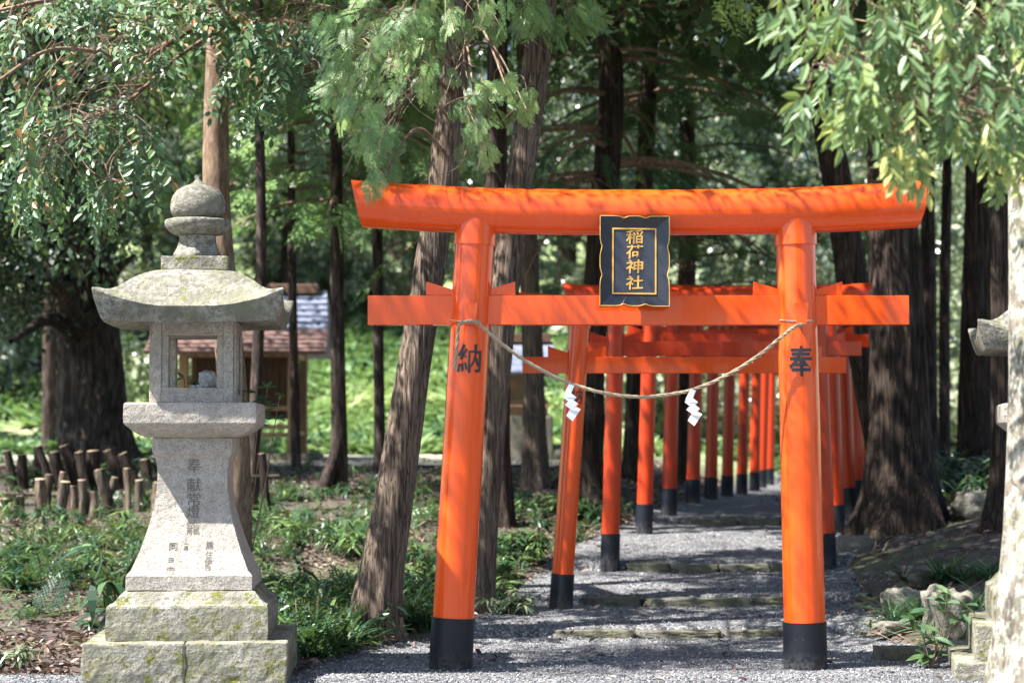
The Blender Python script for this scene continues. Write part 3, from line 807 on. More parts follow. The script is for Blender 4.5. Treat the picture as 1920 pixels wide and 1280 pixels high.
limb([(404, -10, 15.2), (300, -20, 14.3), (150, -10, 13.6), (0, 20, 13.2), (-80, 40, 13)], .024, .008)
limb([(412, -20, 15.2), (500, -10, 14.4), (600, 10, 14.0), (660, 20, 13.9)], .02, .006)
limb([(225, 117, 13.5), (160, 180, 13.2), (140, 250, 13.0), (170, 320, 12.9), (250, 345, 12.8)], .0055, .002)
limb([(120, 100, 13.1), (60, 180, 12.9), (40, 260, 12.8), (60, 340, 12.8)], .005, .002)
LP = np.vstack(limbs)
reg = [(100, 40, 130, 60, 46), (40, 120, 80, 70, 22), (220, 40, 90, 50, 20), (340, 30, 70, 45, 20), (420, 60, 60, 55, 16), (500, 60, 90, 60, 42), (560, 120, 60, 60, 24), (470, 120, 50, 40, 12),
       (150, 225, 100, 35, 24), (95, 290, 70, 50, 22), (205, 315, 70, 25, 22), (60, 350, 30, 25, 6), (270, 220, 50, 60, 12), (160, 170, 80, 40, 10), (90, 330, 40, 30, 8), (255, 160, 40, 40, 6),
       (600, 60, 40, 60, 12), (595, 190, 18, 30, 4), (200, 350, 18, 12, 2), (130, 130, 100, 60, 12), (330, -60, 300, 60, 60)]
for (cx, cy_, rx, ry, n) in reg:
    for k in range(int(n * 1.15)):
        if k % 5 == 0: qx, qy = cx + rng.uniform(-1, 1) * rx, cy_ + rng.uniform(-1, 1) * ry
        px, py = qx + rng.normal() * 13, qy + rng.normal() * 8
        Y = rng.uniform(12.9, 14.6) if px < 330 else rng.uniform(13.6, 15)
        p = np.array(at(px, py, Y)); i = np.argsort(np.linalg.norm(LP - p, axis=1))[rng.randint(0, 9)]; a = LP[i]
        b = p
        if np.linalg.norm(a - b) > .04:
            m_ = (a + b) / 2 + np.array([rng.uniform(-.03, .03), 0, .05])
            tube(w, catmull([a, m_, b], 7), np.linspace(.0035, .0018, 7), 3, 0, False, False)
        d = (b - a) * .6 / (np.linalg.norm(b - a) + .05) + np.array([rng.uniform(-.5, .5), rng.uniform(-.6, .1), -.55])
        scatter(lf, TWIGS[rng.randint(4)], b, d, rng.uniform(.85, 1.6), rng, .35, rng.uniform(.05, .95), .12, (0, -.5, 1))
# hanging sprig in front of the hedge
a = LP[np.argmin(np.linalg.norm(LP - np.array(at(230, 330, 12.9)), axis=1))]
tw = catmull([a, at(180, 340, 12.9), at(200, 375, 12.9), at(226, 405, 12.9)], 12); tube(w, tw, np.linspace(.004, .0015, 12), 3, 0, False, False)
for q in (6, 9, 11): scatter(lf, TWIGS[q % 4], tw[q], (.3, 0, -1), .7, rng, .3, .3)
# crown above the frame
cs = []; rs = []
for k in range(90):
    cs.append(np.array([rng.uniform(-3.2, .4), rng.uniform(13.8, 17), rng.uniform(5.8, 7.4)]) if k < 62 else np.array([rng.uniform(-4.0, -2.9), rng.uniform(10.4, 11.7), rng.uniform(6.6, 7.3)])); rs.append(rng.uniform(.30, .5))
for k in range(4):
    e = np.array([-3.8 + k * .35, 11.2, 6.9]); o = Qe[int(np.argmin(np.abs(Qe[:, 2] - 4.8)))]; tube(w, catmull([o, (o + e) / 2 + [0, 0, .2], e], 10), np.linspace(.03, .01, 10), 5, 0, True, False)
clump_crown(lf, cs, rs, [make_clump(rng, 220, .5, .075, .5, .7)], rng)
lf.build("crown", [LF_CAM, TWIG], root); w.build("branches", TWIG, root)

# --- pale lichened tree at the right edge, big drooping leaves over the top right
rng = np.random.RandomState(60)
P, r = px_path([(2010, 1330, 9.4, 350), (2000, 1200, 9.4, 262), (1995, 1000, 9.4, 222), (1998, 700, 9.4, 204), (1996, 400, 9.4, 200), (1992, 100, 9.4, 190), (1996, -200, 9.4, 180)])
P[0][2] = -.15
P, r = extend(P, r, 7.5, .10)
root = thing("broadleaf_tree", "thick pale lichen-covered trunk at the right edge with big drooping leaves overhead", "tree", (P[0][0], P[0][1], 0))
mb = MB(); Ql, _ = trunk(mb, P, r, 80, .05, .03, 12, 61, .12, .3, 5); mb.build("trunk", BARKL, root)
w = MB(); lf = MB(); limbs = []
limb([(1985, -200, 9.3), (1900, -150, 8.8), (1780, -110, 8.4), (1640, -70, 8.2), (1510, -20, 8.1)], .035, .008)
limb([(1990, 40, 9.3), (1900, 120, 8.8), (1800, 190, 8.4), (1720, 220, 8.2), (1650, 215, 8.1)], .022, .005)
limb([(1985, -20, 9.3), (1850, 60, 8.7), (1700, 110, 8.3), (1600, 130, 8.2), (1530, 120, 8.2)], .022, .006)
limb([(1990, 150, 9.3), (1940, 200, 8.9), (1880, 250, 8.6), (1850, 280, 8.5)], .014, .005)
LP = np.vstack(limbs)
reg = [(1490, 35, 45, 22, 7), (1600, 40, 90, 50, 30), (1720, 50, 90, 60, 34), (1850, 50, 90, 70, 40), (1530, 150, 40, 40, 9), (1620, 150, 70, 50, 26), (1720, 170, 80, 60, 34), (1830, 180, 80, 70, 36),
       (1700, 270, 50, 35, 12), (1760, 250, 50, 50, 12), (1880, 280, 45, 60, 14), (1600, 200, 40, 20, 8), (1900, 120, 60, 120, 20), (1650, 100, 100, 60, 16), (1720, -60, 260, 60, 44)]
for (cx, cy_, rx, ry, n) in reg:
    for k in range(n):
        px, py = cx + rng.uniform(-1, 1) * rx, cy_ - 20 + rng.uniform(-1, 1) * ry
        if k % 5 == 0: continue
        Y = rng.uniform(7.6, 8.9); p = np.array(at(px, py, Y)); a = LP[np.argsort(np.linalg.norm(LP - p, axis=1))[rng.randint(0, 9)]]
        m_ = (a + p) / 2 + np.array([0, 0, .04]); tube(w, catmull([a, m_, p], 6), np.linspace(.004, .0025, 6), 3, 0, False, False)
        d = unit(p - a + 1e-4) * .35 + np.array([rng.uniform(-.4, .3), rng.uniform(-.4, .1), -.6])
        tint = rng.uniform(0, .8) if py < 240 else rng.uniform(.4, 1)
        scatter(lf, BIGTW[rng.randint(4)], p, d, rng.uniform(.55, .8), rng, .4, tint, .12, (0, -.6, .8))
lf.build("crown", [LF_BIG, TWIG], root); w.build("branches", TWIG, root)
# ------------------------------------------------------------------ trees and bushes on the slope behind
rng = np.random.RandomState(70)
def bush_proto(label, cat, name, leaf, trunkh, cr, n, tms, seed, crz=.8, group=None):
    rg = np.random.RandomState(seed)
    root = thing(name, label, cat, (0, 0, 0), 0, group)
    t = MB(); P = [(0, 0, -.4), (.05, .1, trunkh * .5), (-.05, 0, trunkh), (.1, 0, trunkh + cr * crz)]
    Q, _ = trunk(t, P, [.05 * cr + .05, .04 * cr + .04, .03 * cr + .03, .02], 10, .3, .06, 8, seed)
    for k in range(7):
        az = rg.uniform(0, 6.28); o = np.array(Q[int(len(Q) * rg.uniform(.3, .8))]); e = o + np.array([math.cos(az) * cr * .7, math.sin(az) * cr * .7, cr * rg.uniform(.1, .6)])
        tube(t, catmull([o, (o + e) / 2 + [0, 0, .1], e], 6), np.linspace(.05, .015, 6), 5, 0, True, False)
    t.build("trunk", BARKT, root, local=True)
    l = MB(); cs = []; rs = []
    for k in range(n):
        p = unit(rg.normal(size=3)) * rg.uniform(.45, 1.05) * cr; p[2] = p[2] * crz + trunkh + cr * crz * .55
        cs.append(p); rs.append(cr * rg.uniform(.22, .36))
    clump_crown(l, cs, rs, tms, rg)
    l.build("crown", leaf, root, local=True)
    return root
G1 = "leafy trees on the bank behind"; G2 = "pale sunlit shrubs on the bank behind"; G3 = "dark conifers closing the back of the wood"
pr1 = bush_proto("mid-green leafy tree on the bank behind the cypress trunks", "tree", "bank_tree", LF_BUSH, 2.6, 2.6, 70, CLUMPF, 71, .9, G1)
pr1b = bush_proto("mid-green leafy tree on the bank behind the cypress trunks", "tree", "bank_tree", LF_BUSH, 3.4, 2.3, 60, CLUMPF, 72, 1.1, G1)
pr2 = bush_proto("pale sunlit shrub on the bank behind the trunks", "shrub", "bank_shrub", LF_BUSH2, .35, 1.15, 26, [make_clump(rng, 150, 1.0, .42, .5, .8) for _ in range(2)], 73, .75, G2)
def far_conifer():
    root = thing("far_conifer", "dark conifer closing the back of the wood", "tree", (0, 0, 0), 0, G3)
    rg = np.random.RandomState(75)
    t = MB(); Q, _ = trunk(t, [(0, 0, -.5), (0, .1, 5), (.1, 0, 10), (0, 0, 15)], [.28, .22, .14, .03], 12, .4, .06, 8, 5)
    w = MB(); l = MB(); cyp_crown(w, l, Q, 1.2, 15, 2.8, .5, 130, 6, [make_clump(rg, 22, 1.0, .45, .35, .6) for _ in range(2)], .42, rg, .3, .05)
    t.build("trunk", BARKD, root, local=True); l.build("crown", LF_HIND, root, local=True)
    return root
pr3 = far_conifer()
first = {}
def put(proto, x, y, s, rz):
    o = proto if proto.name not in first else copy_tree(proto)
    first[proto.name] = 1
    o.location = (x, y, Hs(x, y) - .05); o.rotation_euler = (0, 0, rz); o.scale = (s, s, s * rng.uniform(.9, 1.15))
for (x, y, s, p) in [(-14, 42, 1.1, 1), (-11, 46, 1.3, 0), (-9.0, 49, 1.2, 1), (-5.5, 50, 1.3, 0), (-2.5, 52, 1.2, 1), (.5, 50, 1.2, 0), (3.2, 52, 1.25, 1), (6.2, 51, 1.1, 0), (12, 47, 1.2, 1), (15.5, 45, 1.2, 0),
                     (17, 38, 1.1, 1), (-12.5, 36, .9, 0), (9.4, 62, 1.3, 0), (12.8, 60, 1.3, 1), (15.5, 58, 1.2, 0), (6.8, 62, 1.2, 1)]:
    put(pr1 if p == 0 else pr1b, x, y, s, rng.uniform(0, 6.28))
for (x, y, s, p) in [(-18, 40, 1.2, 0), (-21, 44, 1.3, 1), (-16, 47, 1.3, 0), (-25, 41, 1.2, 1), (-19, 51, 1.4, 0), (-27, 48, 1.4, 0), (-14, 52, 1.3, 1), (-23, 54, 1.4, 1), (21, 42, 1.3, 0), (19, 48, 1.3, 1), (25, 46, 1.3, 0), (13, 36, 1.0, 1)]:
    put(pr1 if p == 0 else pr1b, x, y, s, rng.uniform(0, 6.28))
for (x, y) in ((-13, 39), (-15.5, 43), (-18, 45), (-21, 39.5), (-24, 45), (14, 41), (17, 44), (-11.5, 37.5), (-17, 38)): put(pr2, x, y, rng.uniform(1.1, 1.6), rng.uniform(0, 6.28))
for k in range(46):
    px = rng.uniform(-60, 1980); Y = rng.uniform(40, 56); x = (px - 960) / F * Y
    if 430 < px < 1070 and Y < 51: continue
    if 5 < x < 12 and Y < 50 and px > 1200: continue
    put(pr2, x, Y, rng.uniform(.8, 1.5), rng.uniform(0, 6.28))
for (x, y) in ((4.4, 44), (3.6, 41), (5.2, 47), (6.3, 49.5), (2.8, 39.5), (7.4, 52)): put(pr2, x, y, rng.uniform(1.1, 1.5), rng.uniform(0, 6.28))
for k in range(26):
    if k % 5 in (1, 3): continue
    x = -19 + 38 * (k + .5) / 26 * 1.1 + rng.uniform(-.6, .6); y = 60 + (k % 3) * 6 + rng.uniform(-1, 1)
    put(pr3, x, y, rng.uniform(1.0, 1.35), rng.uniform(0, 6.28))

# ------------------------------------------------------------------ ground cover
def stuff(mb, name, mats, label=None, cat=None):
    o = mb.build(name, mats); o['kind'] = 'stuff'
    if label: o['label'] = label
    if cat: o['category'] = cat
    return o
def patch(x, y, seed, sc=.9): return fbm(np.asarray(x) * sc + 50, np.asarray(y) * sc + 50, seed)
# dead leaves
rng = np.random.RandomState(80)
n = 52000
X = rng.uniform(-8.5, 4.8, n); Y = 11.7 + 19 * rng.uniform(0, 1, n) ** 1.6
lft = X < xl(Y) + .1; rgt = (X > xr(Y) - .1)
dens = np.where(lft, .25 + 1.3 * sst(patch(X, Y, 4), .35, .6), np.where(rgt, .14, .02))
dens = dens * np.where(lft & (Y < 14.2) & (X < -2.4), 1.6, 1)
k = (rng.uniform(0, 1, n) < dens) & ((X > -9) & ~((X > -1.2) & (Y < 12.6) & (X < 9) & (rng.uniform(0, 1, n) < .8)))
X = X[k]; Y = Y[k]
mb = MB(); V = []; Q = []
z = H(X, Y)
LT = []
for s in range(4):
    v, q = leafquads(np.zeros(3), np.array([0, 1., 0]), np.array([0, 0, 1.]), 1, .5, .5 * (s % 2) + .15, .25 * s / 3)
    LT.append((np.array(v) - [0, .5, 0], np.array(q), np.zeros(2, int)))
g = rng.randint(0, 4, len(X))
for s in range(4):
    kk = g == s; m_ = kk.sum(); a = rng.uniform(0, 6.28, m_)
    scatter(mb, LT[s], np.stack([X[kk], Y[kk], z[kk] + rng.uniform(.008, .035, m_)], 1), np.stack([np.cos(a), np.sin(a), rng.normal(size=m_) * .3], 1), rng.uniform(.035, .085, m_), rng, .45, None, .05)
stuff(mb, "fallen_leaves", LF_DEAD, "brown fallen leaves scattered over the soil left and right of the gravel", "leaf litter")

# pebbles on the gravel
def peb_tm(seed):
    bm = bmesh.new(); bmesh.ops.create_icosphere(bm, subdivisions=1, radius=1)
    r_ = np.random.RandomState(seed); s = r_.uniform(.6, 1.0, 3)
    V = np.array([list(v.co) for v in bm.verts]) * s * r_.uniform(.75, 1.2, (len(bm.verts), 1)); Fq = np.array([[v.index for v in f.verts] for f in bm.faces]); bm.free()
    return V, Fq, np.zeros(len(Fq), int)
PT = [peb_tm(i) for i in range(4)]
m_peb, N_, L_, B_ = newmat("pebble")
a_ = N_.new("ShaderNodeAttribute"); a_.attribute_name = "rnd"; r_ = ramp(N_, [(0, (.045, .048, .056)), (.5, (.12, .126, .14)), (.85, (.22, .223, .235)), (1, (.44, .43, .42))]); L_.new(a_.outputs["Fac"], r_.inputs[0]); L_.new(r_.outputs[0], B_.inputs["Base Color"]); B_.inputs["Roughness"].default_value = .8
n = 30000
Y = 11.3 + 8.5 * rng.uniform(0, 1, n) ** 1.7; X = rng.uniform(-3.4, 4.6, n)
k = (X > xl(Y)) & (X < xr(Y) + .5); X = X[k]; Y = Y[k]
zz = step_z(Y) + .006 + (H(X, Y) - base_z(Y)) * .9 
mb = MB(); g = rng.randint(0, 4, len(X))
for s in range(4):
    kk = g == s; m_ = kk.sum(); S_ = rng.uniform(.005, .010, m_) * np.where(rng.uniform(0, 1, m_) < .03, 1.9, 1)
    scatter(mb, PT[s], np.stack([X[kk], Y[kk], zz[kk] + .004], 1), rng.normal(size=(m_, 3)), S_, rng, .5, None, .05)
stuff(mb, "gravel_stones", m_peb, "loose grey gravel stones over the path", "gravel")

# blades: arched ribbon templates
def blade_tm(w, segs=4, arch=.5):
    V = []; Fq = []
    for i in range(segs + 1):
        t = i / segs; ww = w * (math.sin(math.pi * min(1, t * .85 + .12))) * .5
        y = t * (1 - .12 * t); zz = -arch * t * t
        V += [(-ww, y, zz + abs(ww) * .3), (ww, y, zz + abs(ww) * .3)]
        if i: Fq.append((2 * i - 2, 2 * i - 1, 2 * i + 1, 2 * i))
    return np.array(V), np.array(Fq), np.zeros(segs, int)
BL = [blade_tm(.09, 4, .35), blade_tm(.07, 4, .6)]
BLW = [blade_tm(.20, 4, .4), blade_tm(.17, 4, .6)]
def tuft(mb, x, y, z, n, ln, rng, tms, tilt=(.45, 1.1), rnd=None, spread=.06):
    a = rng.uniform(0, 6.28, n); e = rng.uniform(*tilt, n)
    D = np.stack([np.cos(a) * np.cos(e), np.sin(a) * np.cos(e), np.sin(e)], 1)
    P = np.stack([x + rng.normal(size=n) * spread, y + rng.normal(size=n) * spread, np.full(n, z - .01)], 1)
    scatter(mb, tms[rng.randint(len(tms))], P, D, ln * rng.uniform(.6, 1.15, n), rng, .15, rnd, .12)
def stemplant(mb, x, y, z, h, rng, ns=3, ln=.12, tms=BLW, rnd=None):
    """upright stem with whorls of drooping lance leaves"""
    for s in range(ns):
        az = rng.uniform(0, 6.28); tl = rng.uniform(.05, .3); top = np.array([x + math.cos(az) * tl * h, y + math.sin(az) * tl * h, z + h * rng.uniform(.75, 1.1)])
        tube(mb, catmull([(x, y, z - .02), ((x + top[0]) / 2, (y + top[1]) / 2, z + h * .55), top], 5), .0025, 3, 1, False, False)
        m_ = rng.randint(6, 11); t = rng.uniform(.55, 1, m_); a = rng.uniform(0, 6.28, m_); e = rng.uniform(-.25, .5, m_)
        B0 = np.array([x, y, z])[None] * (1 - t[:, None]) + top[None] * t[:, None]
        scatter(mb, tms[rng.randint(len(tms))], B0, np.stack([np.cos(a) * np.cos(e), np.sin(a) * np.cos(e), np.sin(e)], 1), ln * rng.uniform(.7, 1.2, m_), rng, .2, rnd, .12)
rng = np.random.RandomState(90)
mb = MB()
for k in range(2600):
    x = rng.uniform(-4.4, 2.2); y = 12.7 + 9.0 * rng.uniform() ** 1.1
    if x > float(xl(y)) - .02: continue
    if x < -2.5 and y < 14.3 and rng.rand() > .12: continue
    if x < -3.0 and y < 13.4: continue
    if x < -2.2 and y < 15.6 and rng.rand() > .10: continue
    if -2.75 < x < -1.25 and y < 12.85: continue
    if float(patch(x, y, 6, 1.1)) < .42 and y > 14: continue
    if y > 18 and rng.rand() > .55: continue
    hh = .6 if y > 19 else 1
    if k % 4 == 0:      # small round-leaved shrublets
        for j in range(5): scatter(mb, TWIGS[j % 4], [x + rng.normal() * .05, y + rng.normal() * .04, Hs(x, y) + rng.uniform(.02, .14)], [[rng.normal(), rng.normal() - .3, rng.uniform(.2, 1.4)]], rng.uniform(.4, .9), rng, .3, rng.uniform(0, 1), .15)
    elif k % 9 == 1:    # arching fern-like fronds
        for j in range(6): scatter(mb, SPRAYS[j % 3], [x, y, Hs(x, y)], [[rng.normal(), rng.normal(), rng.uniform(.2, 1.0)]], rng.uniform(.2, .38) * hh, rng, .3, rng.uniform(0, 1), .12)
    else: stemplant(mb, x, y, Hs(x, y), rng.uniform(.06, .30) * hh, rng, rng.randint(1, 4), rng.uniform(.07, .19), BLW, rng.uniform(.0, 1))
for k in range(420):      # more of the same beyond both sides of the picture
    x = rng.uniform(-10, -4.2); y = rng.uniform(13.5, 29)
    if float(patch(x, y, 6, .8)) < .42: continue
    stemplant(mb, x, y, Hs(x, y), rng.uniform(.08, .3), rng, 3, .16, BLW, rng.uniform(0, 1))
for k in range(260):
    x = rng.uniform(4.0, 7.5); y = rng.uniform(19, 30)
    stemplant(mb, x, y, Hs(x, y), rng.uniform(.2, .5), rng, 3, .2, BLW, rng.uniform(.1, .9))
for k in range(500):
    px = rng.uniform(-40, 1120); y = rng.uniform(21, 26); x = (px - 960) / F * y
    if k % 3: continue
    if x > float(xl(y)) - .3: continue
    if float(patch(x, y, 6, .5)) < .46: continue
    stemplant(mb, x, y, Hs(x, y), rng.uniform(.05, .16), rng, 2, .11, BLW, rng.uniform(.3, 1))
stuff(mb, "undergrowth", [LF_HERB, TWIG], "low dark green leafy undergrowth filling the wood floor left of the path", "undergrowth")
mb = MB()
for k in range(640):
    px = rng.uniform(520, 820); y = 12.95 + 2.6 * rng.uniform() ; x = (px - 960) / F * y
    if x > float(xl(y)) - .04: continue
    if -2.75 < x < -1.25 and y < 12.85: continue
    if abs(x + .975) < .3 and abs(y - 14) < .3: continue
    tuft(mb, x, y, Hs(x, y), rng.randint(14, 26), rng.uniform(.18, .34), rng, BL, (.5, 1.3), rng.uniform(.1, .8))
for k in range(240):
    x = rng.uniform(-5, 2.4); y = rng.uniform(15, 22)
    if x > float(xl(y)) - .05: continue
    tuft(mb, x, y, Hs(x, y), 14, rng.uniform(.12, .25), rng, BL, (.5, 1.3), rng.uniform(.3, .9))
stuff(mb, "grass", LF_GRASS, "fine dark grass growing between the left lantern and the leaning trunk", "grass")
mb = MB()
GT = (np.vstack([BL[0][0] @ np.array([[math.cos(a), 0, math.sin(a)], [0, 1, 0], [-math.sin(a), 0, math.cos(a)]]) * [1, 1, 1] + [0, 0, 0] for a in (0, 1, 2)]), np.vstack([BL[0][1] + 10 * i for i in range(3)]), np.zeros(12, int))
n = 52000
Yh = 33.8 + 22 * rng.uniform(0, 1, n) ** 1.2; Xh = (rng.uniform(-80, 2000, n) - 960) / F * Yh
kk = (patch(Xh, Yh, 9, .35) > .36) & ((Xh < 2.5) | (Yh > 38)) ; Xh = Xh[kk]; Yh = Yh[kk]
a = rng.uniform(0, 6.28, len(Xh)); e = rng.uniform(.2, 1.1, len(Xh))
scatter(mb, BLW[0], np.stack([Xh, Yh, H(Xh, Yh)], 1), np.stack([np.cos(a) * np.cos(e), np.sin(a) * np.cos(e), np.sin(e)], 1), rng.uniform(.25, .6, len(Xh)), rng, .3, np.clip(patch(Xh, Yh, 12, .5) * 1.6 - .3, 0, 1), .15)
stuff(mb, "hill_grass", LF_HILL, "bright sunlit grass and weeds on the bank beyond the road", "grass")
# twigs on the ground
mb = MB()
for k in range(420):
    if rng.rand() < .75:
        x = rng.uniform(-4.4, 1.6); y = rng.uniform(12.3, 20)
        if x > float(xl(y)) + .05: continue
    else:
        y = rng.uniform(13, 19); x = float(xr(y)) + rng.uniform(-.2, 1.6)
    a = rng.uniform(0, 6.28); l_ = rng.uniform(.12, .5); z0 = Hs(x, y) + .01
    p0 = np.array([x, y, z0]); p2 = np.array([x + math.cos(a) * l_, y + math.sin(a) * l_, Hs(x + math.cos(a) * l_, y + math.sin(a) * l_) + rng.uniform(.01, .10)])
    tube(mb, catmull([p0, (p0 + p2) / 2 + rng.normal(size=3) * .03 + [0, 0, .03], p2], 6), np.linspace(.006, .002, 6) * rng.uniform(.6, 1.3), 4, 0, False, False)
stuff(mb, "fallen_twigs", TWIG, "dry fallen twigs lying among the leaves", "twigs")

# ------------------------------------------------------------------ stones
def stone_mesh(mb, c, s, seed, sub=3, rz=0, blocky=.5, rough=.12):
    bm = bmesh.new(); bmesh.ops.create_icosphere(bm, subdivisions=sub, radius=1)
    V = np.array([list(v.co) for v in bm.verts]); Fq = np.array([[v.index for v in f.verts] for f in bm.faces]); bm.free()
    m_ = np.abs(V).max(1)[:, None]; V = V * (1 - blocky) + V / m_ * blocky * .86
    nn = fbm(V[:, 0] * 1.9 + V[:, 2] * 1.3 + 20 + seed, V[:, 1] * 1.9 - V[:, 2] * 1.1 + 20, seed, 4)
    n2 = np.abs(fbm(V[:, 0] * 3.1 - V[:, 2] * 2.1 + 40, V[:, 1] * 3.1 + V[:, 2] * 1.7 + seed + 40, seed + 5, 3) - .5)
    V = V * (1 + rough * 3.6 * (nn[:, None] - .5) + rough * 1.6 * (n2[:, None] - .1))
    V = V * np.array(s) / 2
    a = np.array([[math.cos(rz), -math.sin(rz), 0], [math.sin(rz), math.cos(rz), 0], [0, 0, 1]])
    mb.add(V @ a.T + np.array(c), Fq, 0, None, True)
GS = "rough stones edging the steps of the path"
def step_row(y0, x0, x1, widths, hgt, depth, names, seed):
    x = x0; tot = sum(widths)
    for i, w_ in enumerate(widths):
        L_ = (x1 - x0) * w_ / tot; cx = x + L_ / 2; x += L_
        t_ = (cx - (x0 + x1) / 2) / (x1 - x0) * 2
        yy = y0 + .16 * t_ * t_ - .05
        zt = PZ(cx, yy + .1) + .012
        o = MB(); stone_mesh(o, (0, 0, 0), (L_ * 1.13, depth, hgt * 1.1), seed + i, 5, 0, .93, .07)
        e = o.build("step_stone", STEP); e.location = (cx, yy, zt - hgt / 2 - .026); e.rotation_euler = (0, 0, .12 * t_ + .02 * math.sin(seed + i * 3))
        tag(e, names[i], "stone", GS)
step_row(14.33, .30, 1.95, [1.1, 1.15, .85], .10, .26, ["leftmost flat stone edging the nearest low step of the path", "middle flat stone edging the nearest low step of the path", "rightmost flat stone edging the nearest low step of the path"], 1)
step_row(15.9, .55, 2.2, [.9, 1.6, .6], .12, .3, ["left stone edging the second step, beside the second gate's left post", "long mossy stone in the middle of the second step", "right short stone edging the second step"], 11)
step_row(17.45, 1.0, 2.5, [.75, .8, .9, .5], .14, .3, ["leftmost dark stone edging the third step of the path", "second stone from the left edging the third step", "third stone from the left edging the third step", "rightmost stone edging the third step, near the first gate's right post"], 21)
step_row(20.75, 1.85, 3.2, [.9, .8, .8], .10, .3, ["left stone of the farthest step inside the tunnel", "middle stone of the farthest step inside the tunnel", "right stone of the farthest step inside the tunnel"], 31)
def rock(px, py, Y, s, label, mat=ROCK, seed=1, rz=0, bl=.5, rough=.14, grp=None, sink=.25, name="rock", sub=4):
    p = at(px, py, Y); z = Hs(p.x, p.y)
    o = MB(); stone_mesh(o, (0, 0, 0), s, seed, sub, 0, bl, rough)
    e = o.build(name, mat); e.location = (p.x, p.y, z + s[2] * (.5 - sink)); e.rotation_euler = (0, 0, rz)
    return tag(e, label, "rock", grp)
rock(1782, 1130, 13.6, (.34, .4, .44), "cracked grey rock like a weathered stump below the grass tufts on the right", ROCK, 41, .3, .55, .2)
rock(1685, 1232, 12.9, (.34, .18, .12), "flat oblong stone lying on the gravel near the leafy sapling", STEP, 42, .1, .85, .05)
rock(1600, 1010, 18.0, (.42, .3, .22), "rounded boulder at the foot of the massive cedar beside the gate posts", ROCK, 43, .3, .4, .12)
rock(1700, 1090, 14.7, (.4, .35, .22), "low jagged grey rock half buried in the right bank below the cedar", ROCK, 44, .8, .4, .22)
rock(1740, 1050, 15.6, (.5, .3, .2), "broad low rock in the right bank behind the grass", ROCK, 45, .5, .5, .2)
rock(1690, 1165, 13.9, (.5, .16, .10), "long low root-like stone lying across the right bank", ROCK, 46, .5, .4, .2)
rock(1860, 965, 18.5, (.8, .4, .3), "pale flat rock between the two cedars on the right bank", ROCK, 47, .2, .5, .15)
rng = np.random.RandomState(95)
for i, (px, py, s) in enumerate([(968, 850, .4), (990, 862, .34), (1020, 850, .42), (1040, 835, .36), (1052, 858, .42), (955, 868, .36), (1005, 825, .34), (1030, 868, .3)]):
    rock(px, py, 30.3 + .2 * (i % 3), (s, s * .8, s * .8), "pale rounded rock in the pile below the small blue-roofed shrine", ROCK, 50 + i, i, .3, .12, "rocks piled below the small shrine", .2, sub=3)
for k in range(70):   # loose stones along the right bank
    y = rng.uniform(13, 19); x = float(xr(y)) + rng.uniform(-.5, 1.8); s = rng.uniform(.03, .10)
    if k == 0: mbst = MB()
    stone_mesh(mbst, (x, y, Hs(x, y) + s * .1), (s * 1.3, s, s * .7), k, 2, k, .4, .15)
stuff(mbst, "rubble", ROCK, "small loose stones strewn over the right bank", "rubble")

# ------------------------------------------------------------------ log stakes of the old fence round the camphor
GK = "short log stakes round the camphor tree"
def stake(px0, py0, px1, py1, w_, Y, label, mat=STAKE, seed=1, grp=GK):
    a = np.array(at(px0, py0, Y)); b = np.array(at(px1, py1, Y)); r_ = w_ * (.42 + .22 * ((seed * 37) % 10) / 10) * mpp(Y)
    g = Hs(a[0], a[1]); 
    if a[2] > g - .1: a = a + (a - b) / (b[2] - a[2]) * (a[2] - g + .1)
    root = thing("log_stake", label, "log stake", (a[0], a[1], g), 0, grp)
    m = MB(); n_ = 12; b = b + np.array([.03 * math.sin(seed * 5.1), .04 * math.cos(seed * 3.3), 0]); Q = catmull([a, (a + b) / 2 + np.array([.018 * math.sin(seed * 2.2), 0, 0]), b], n_)
    tube(m, Q, np.linspace(r_ * 1.08, r_ * .95, n_), 16, 0, True, False, (0, 1, .01), bark_disp(.15, 6, 5.0, seed)); m.build("log", mat, root)
    c = MB(); d = unit(b - a); tube(c, [b - d * .004, b + d * .006], [r_ * .93, r_ * .86], 16, 0, False, True); c.build("cut_end", ENDGR, root)
S1 = [(285, 1005, 294, 905, 20, "whitish thin stake touching the left lantern's shadow side"), (72, 985, 82, 898, 20, "tall pale stake, left of the light-topped pair"), (90, 980, 95, 890, 18, "brown stake with a splintered orange top beside the tall pale one"),
      (104, 1020, 122, 903, 24, "pale leaning stake crossing in front, left of the round-topped log"), (134, 985, 128, 912, 20, "dark red log with a round pale cut top"), (158, 985, 152, 930, 22, "short log with a pale round cut face near the lantern"),
      (170, 1010, 177, 922, 22, "pale grey split stake next to the short log"), (205, 950, 192, 880, 18, "grey streaked stake leaning left behind the fern leaves"), (206, 950, 215, 895, 14, "narrow grey stake leaning right"),
      (236, 965, 233, 878, 15, "slim pale stake standing upright right of the narrow grey one"), (38, 985, 34, 930, 20, "pale low stake at the left under the rail"), (8, 990, 12, 935, 22, "reddish rotten stump at the left edge"), (155, 950, 160, 900, 18, "brown stake behind the short log"),
      (112, 950, 120, 885, 16, "brown stake standing behind the leaning pale one"), (266, 960, 258, 900, 16, "pale stake half hidden by the dark fern leaves")]
for i, (a0, b0, a1, b1, w_, lb) in enumerate(S1): stake(a0, b0, a1, b1, w_ * .92, 20.0 + .25 * (i % 3), lb, STAKE, i)
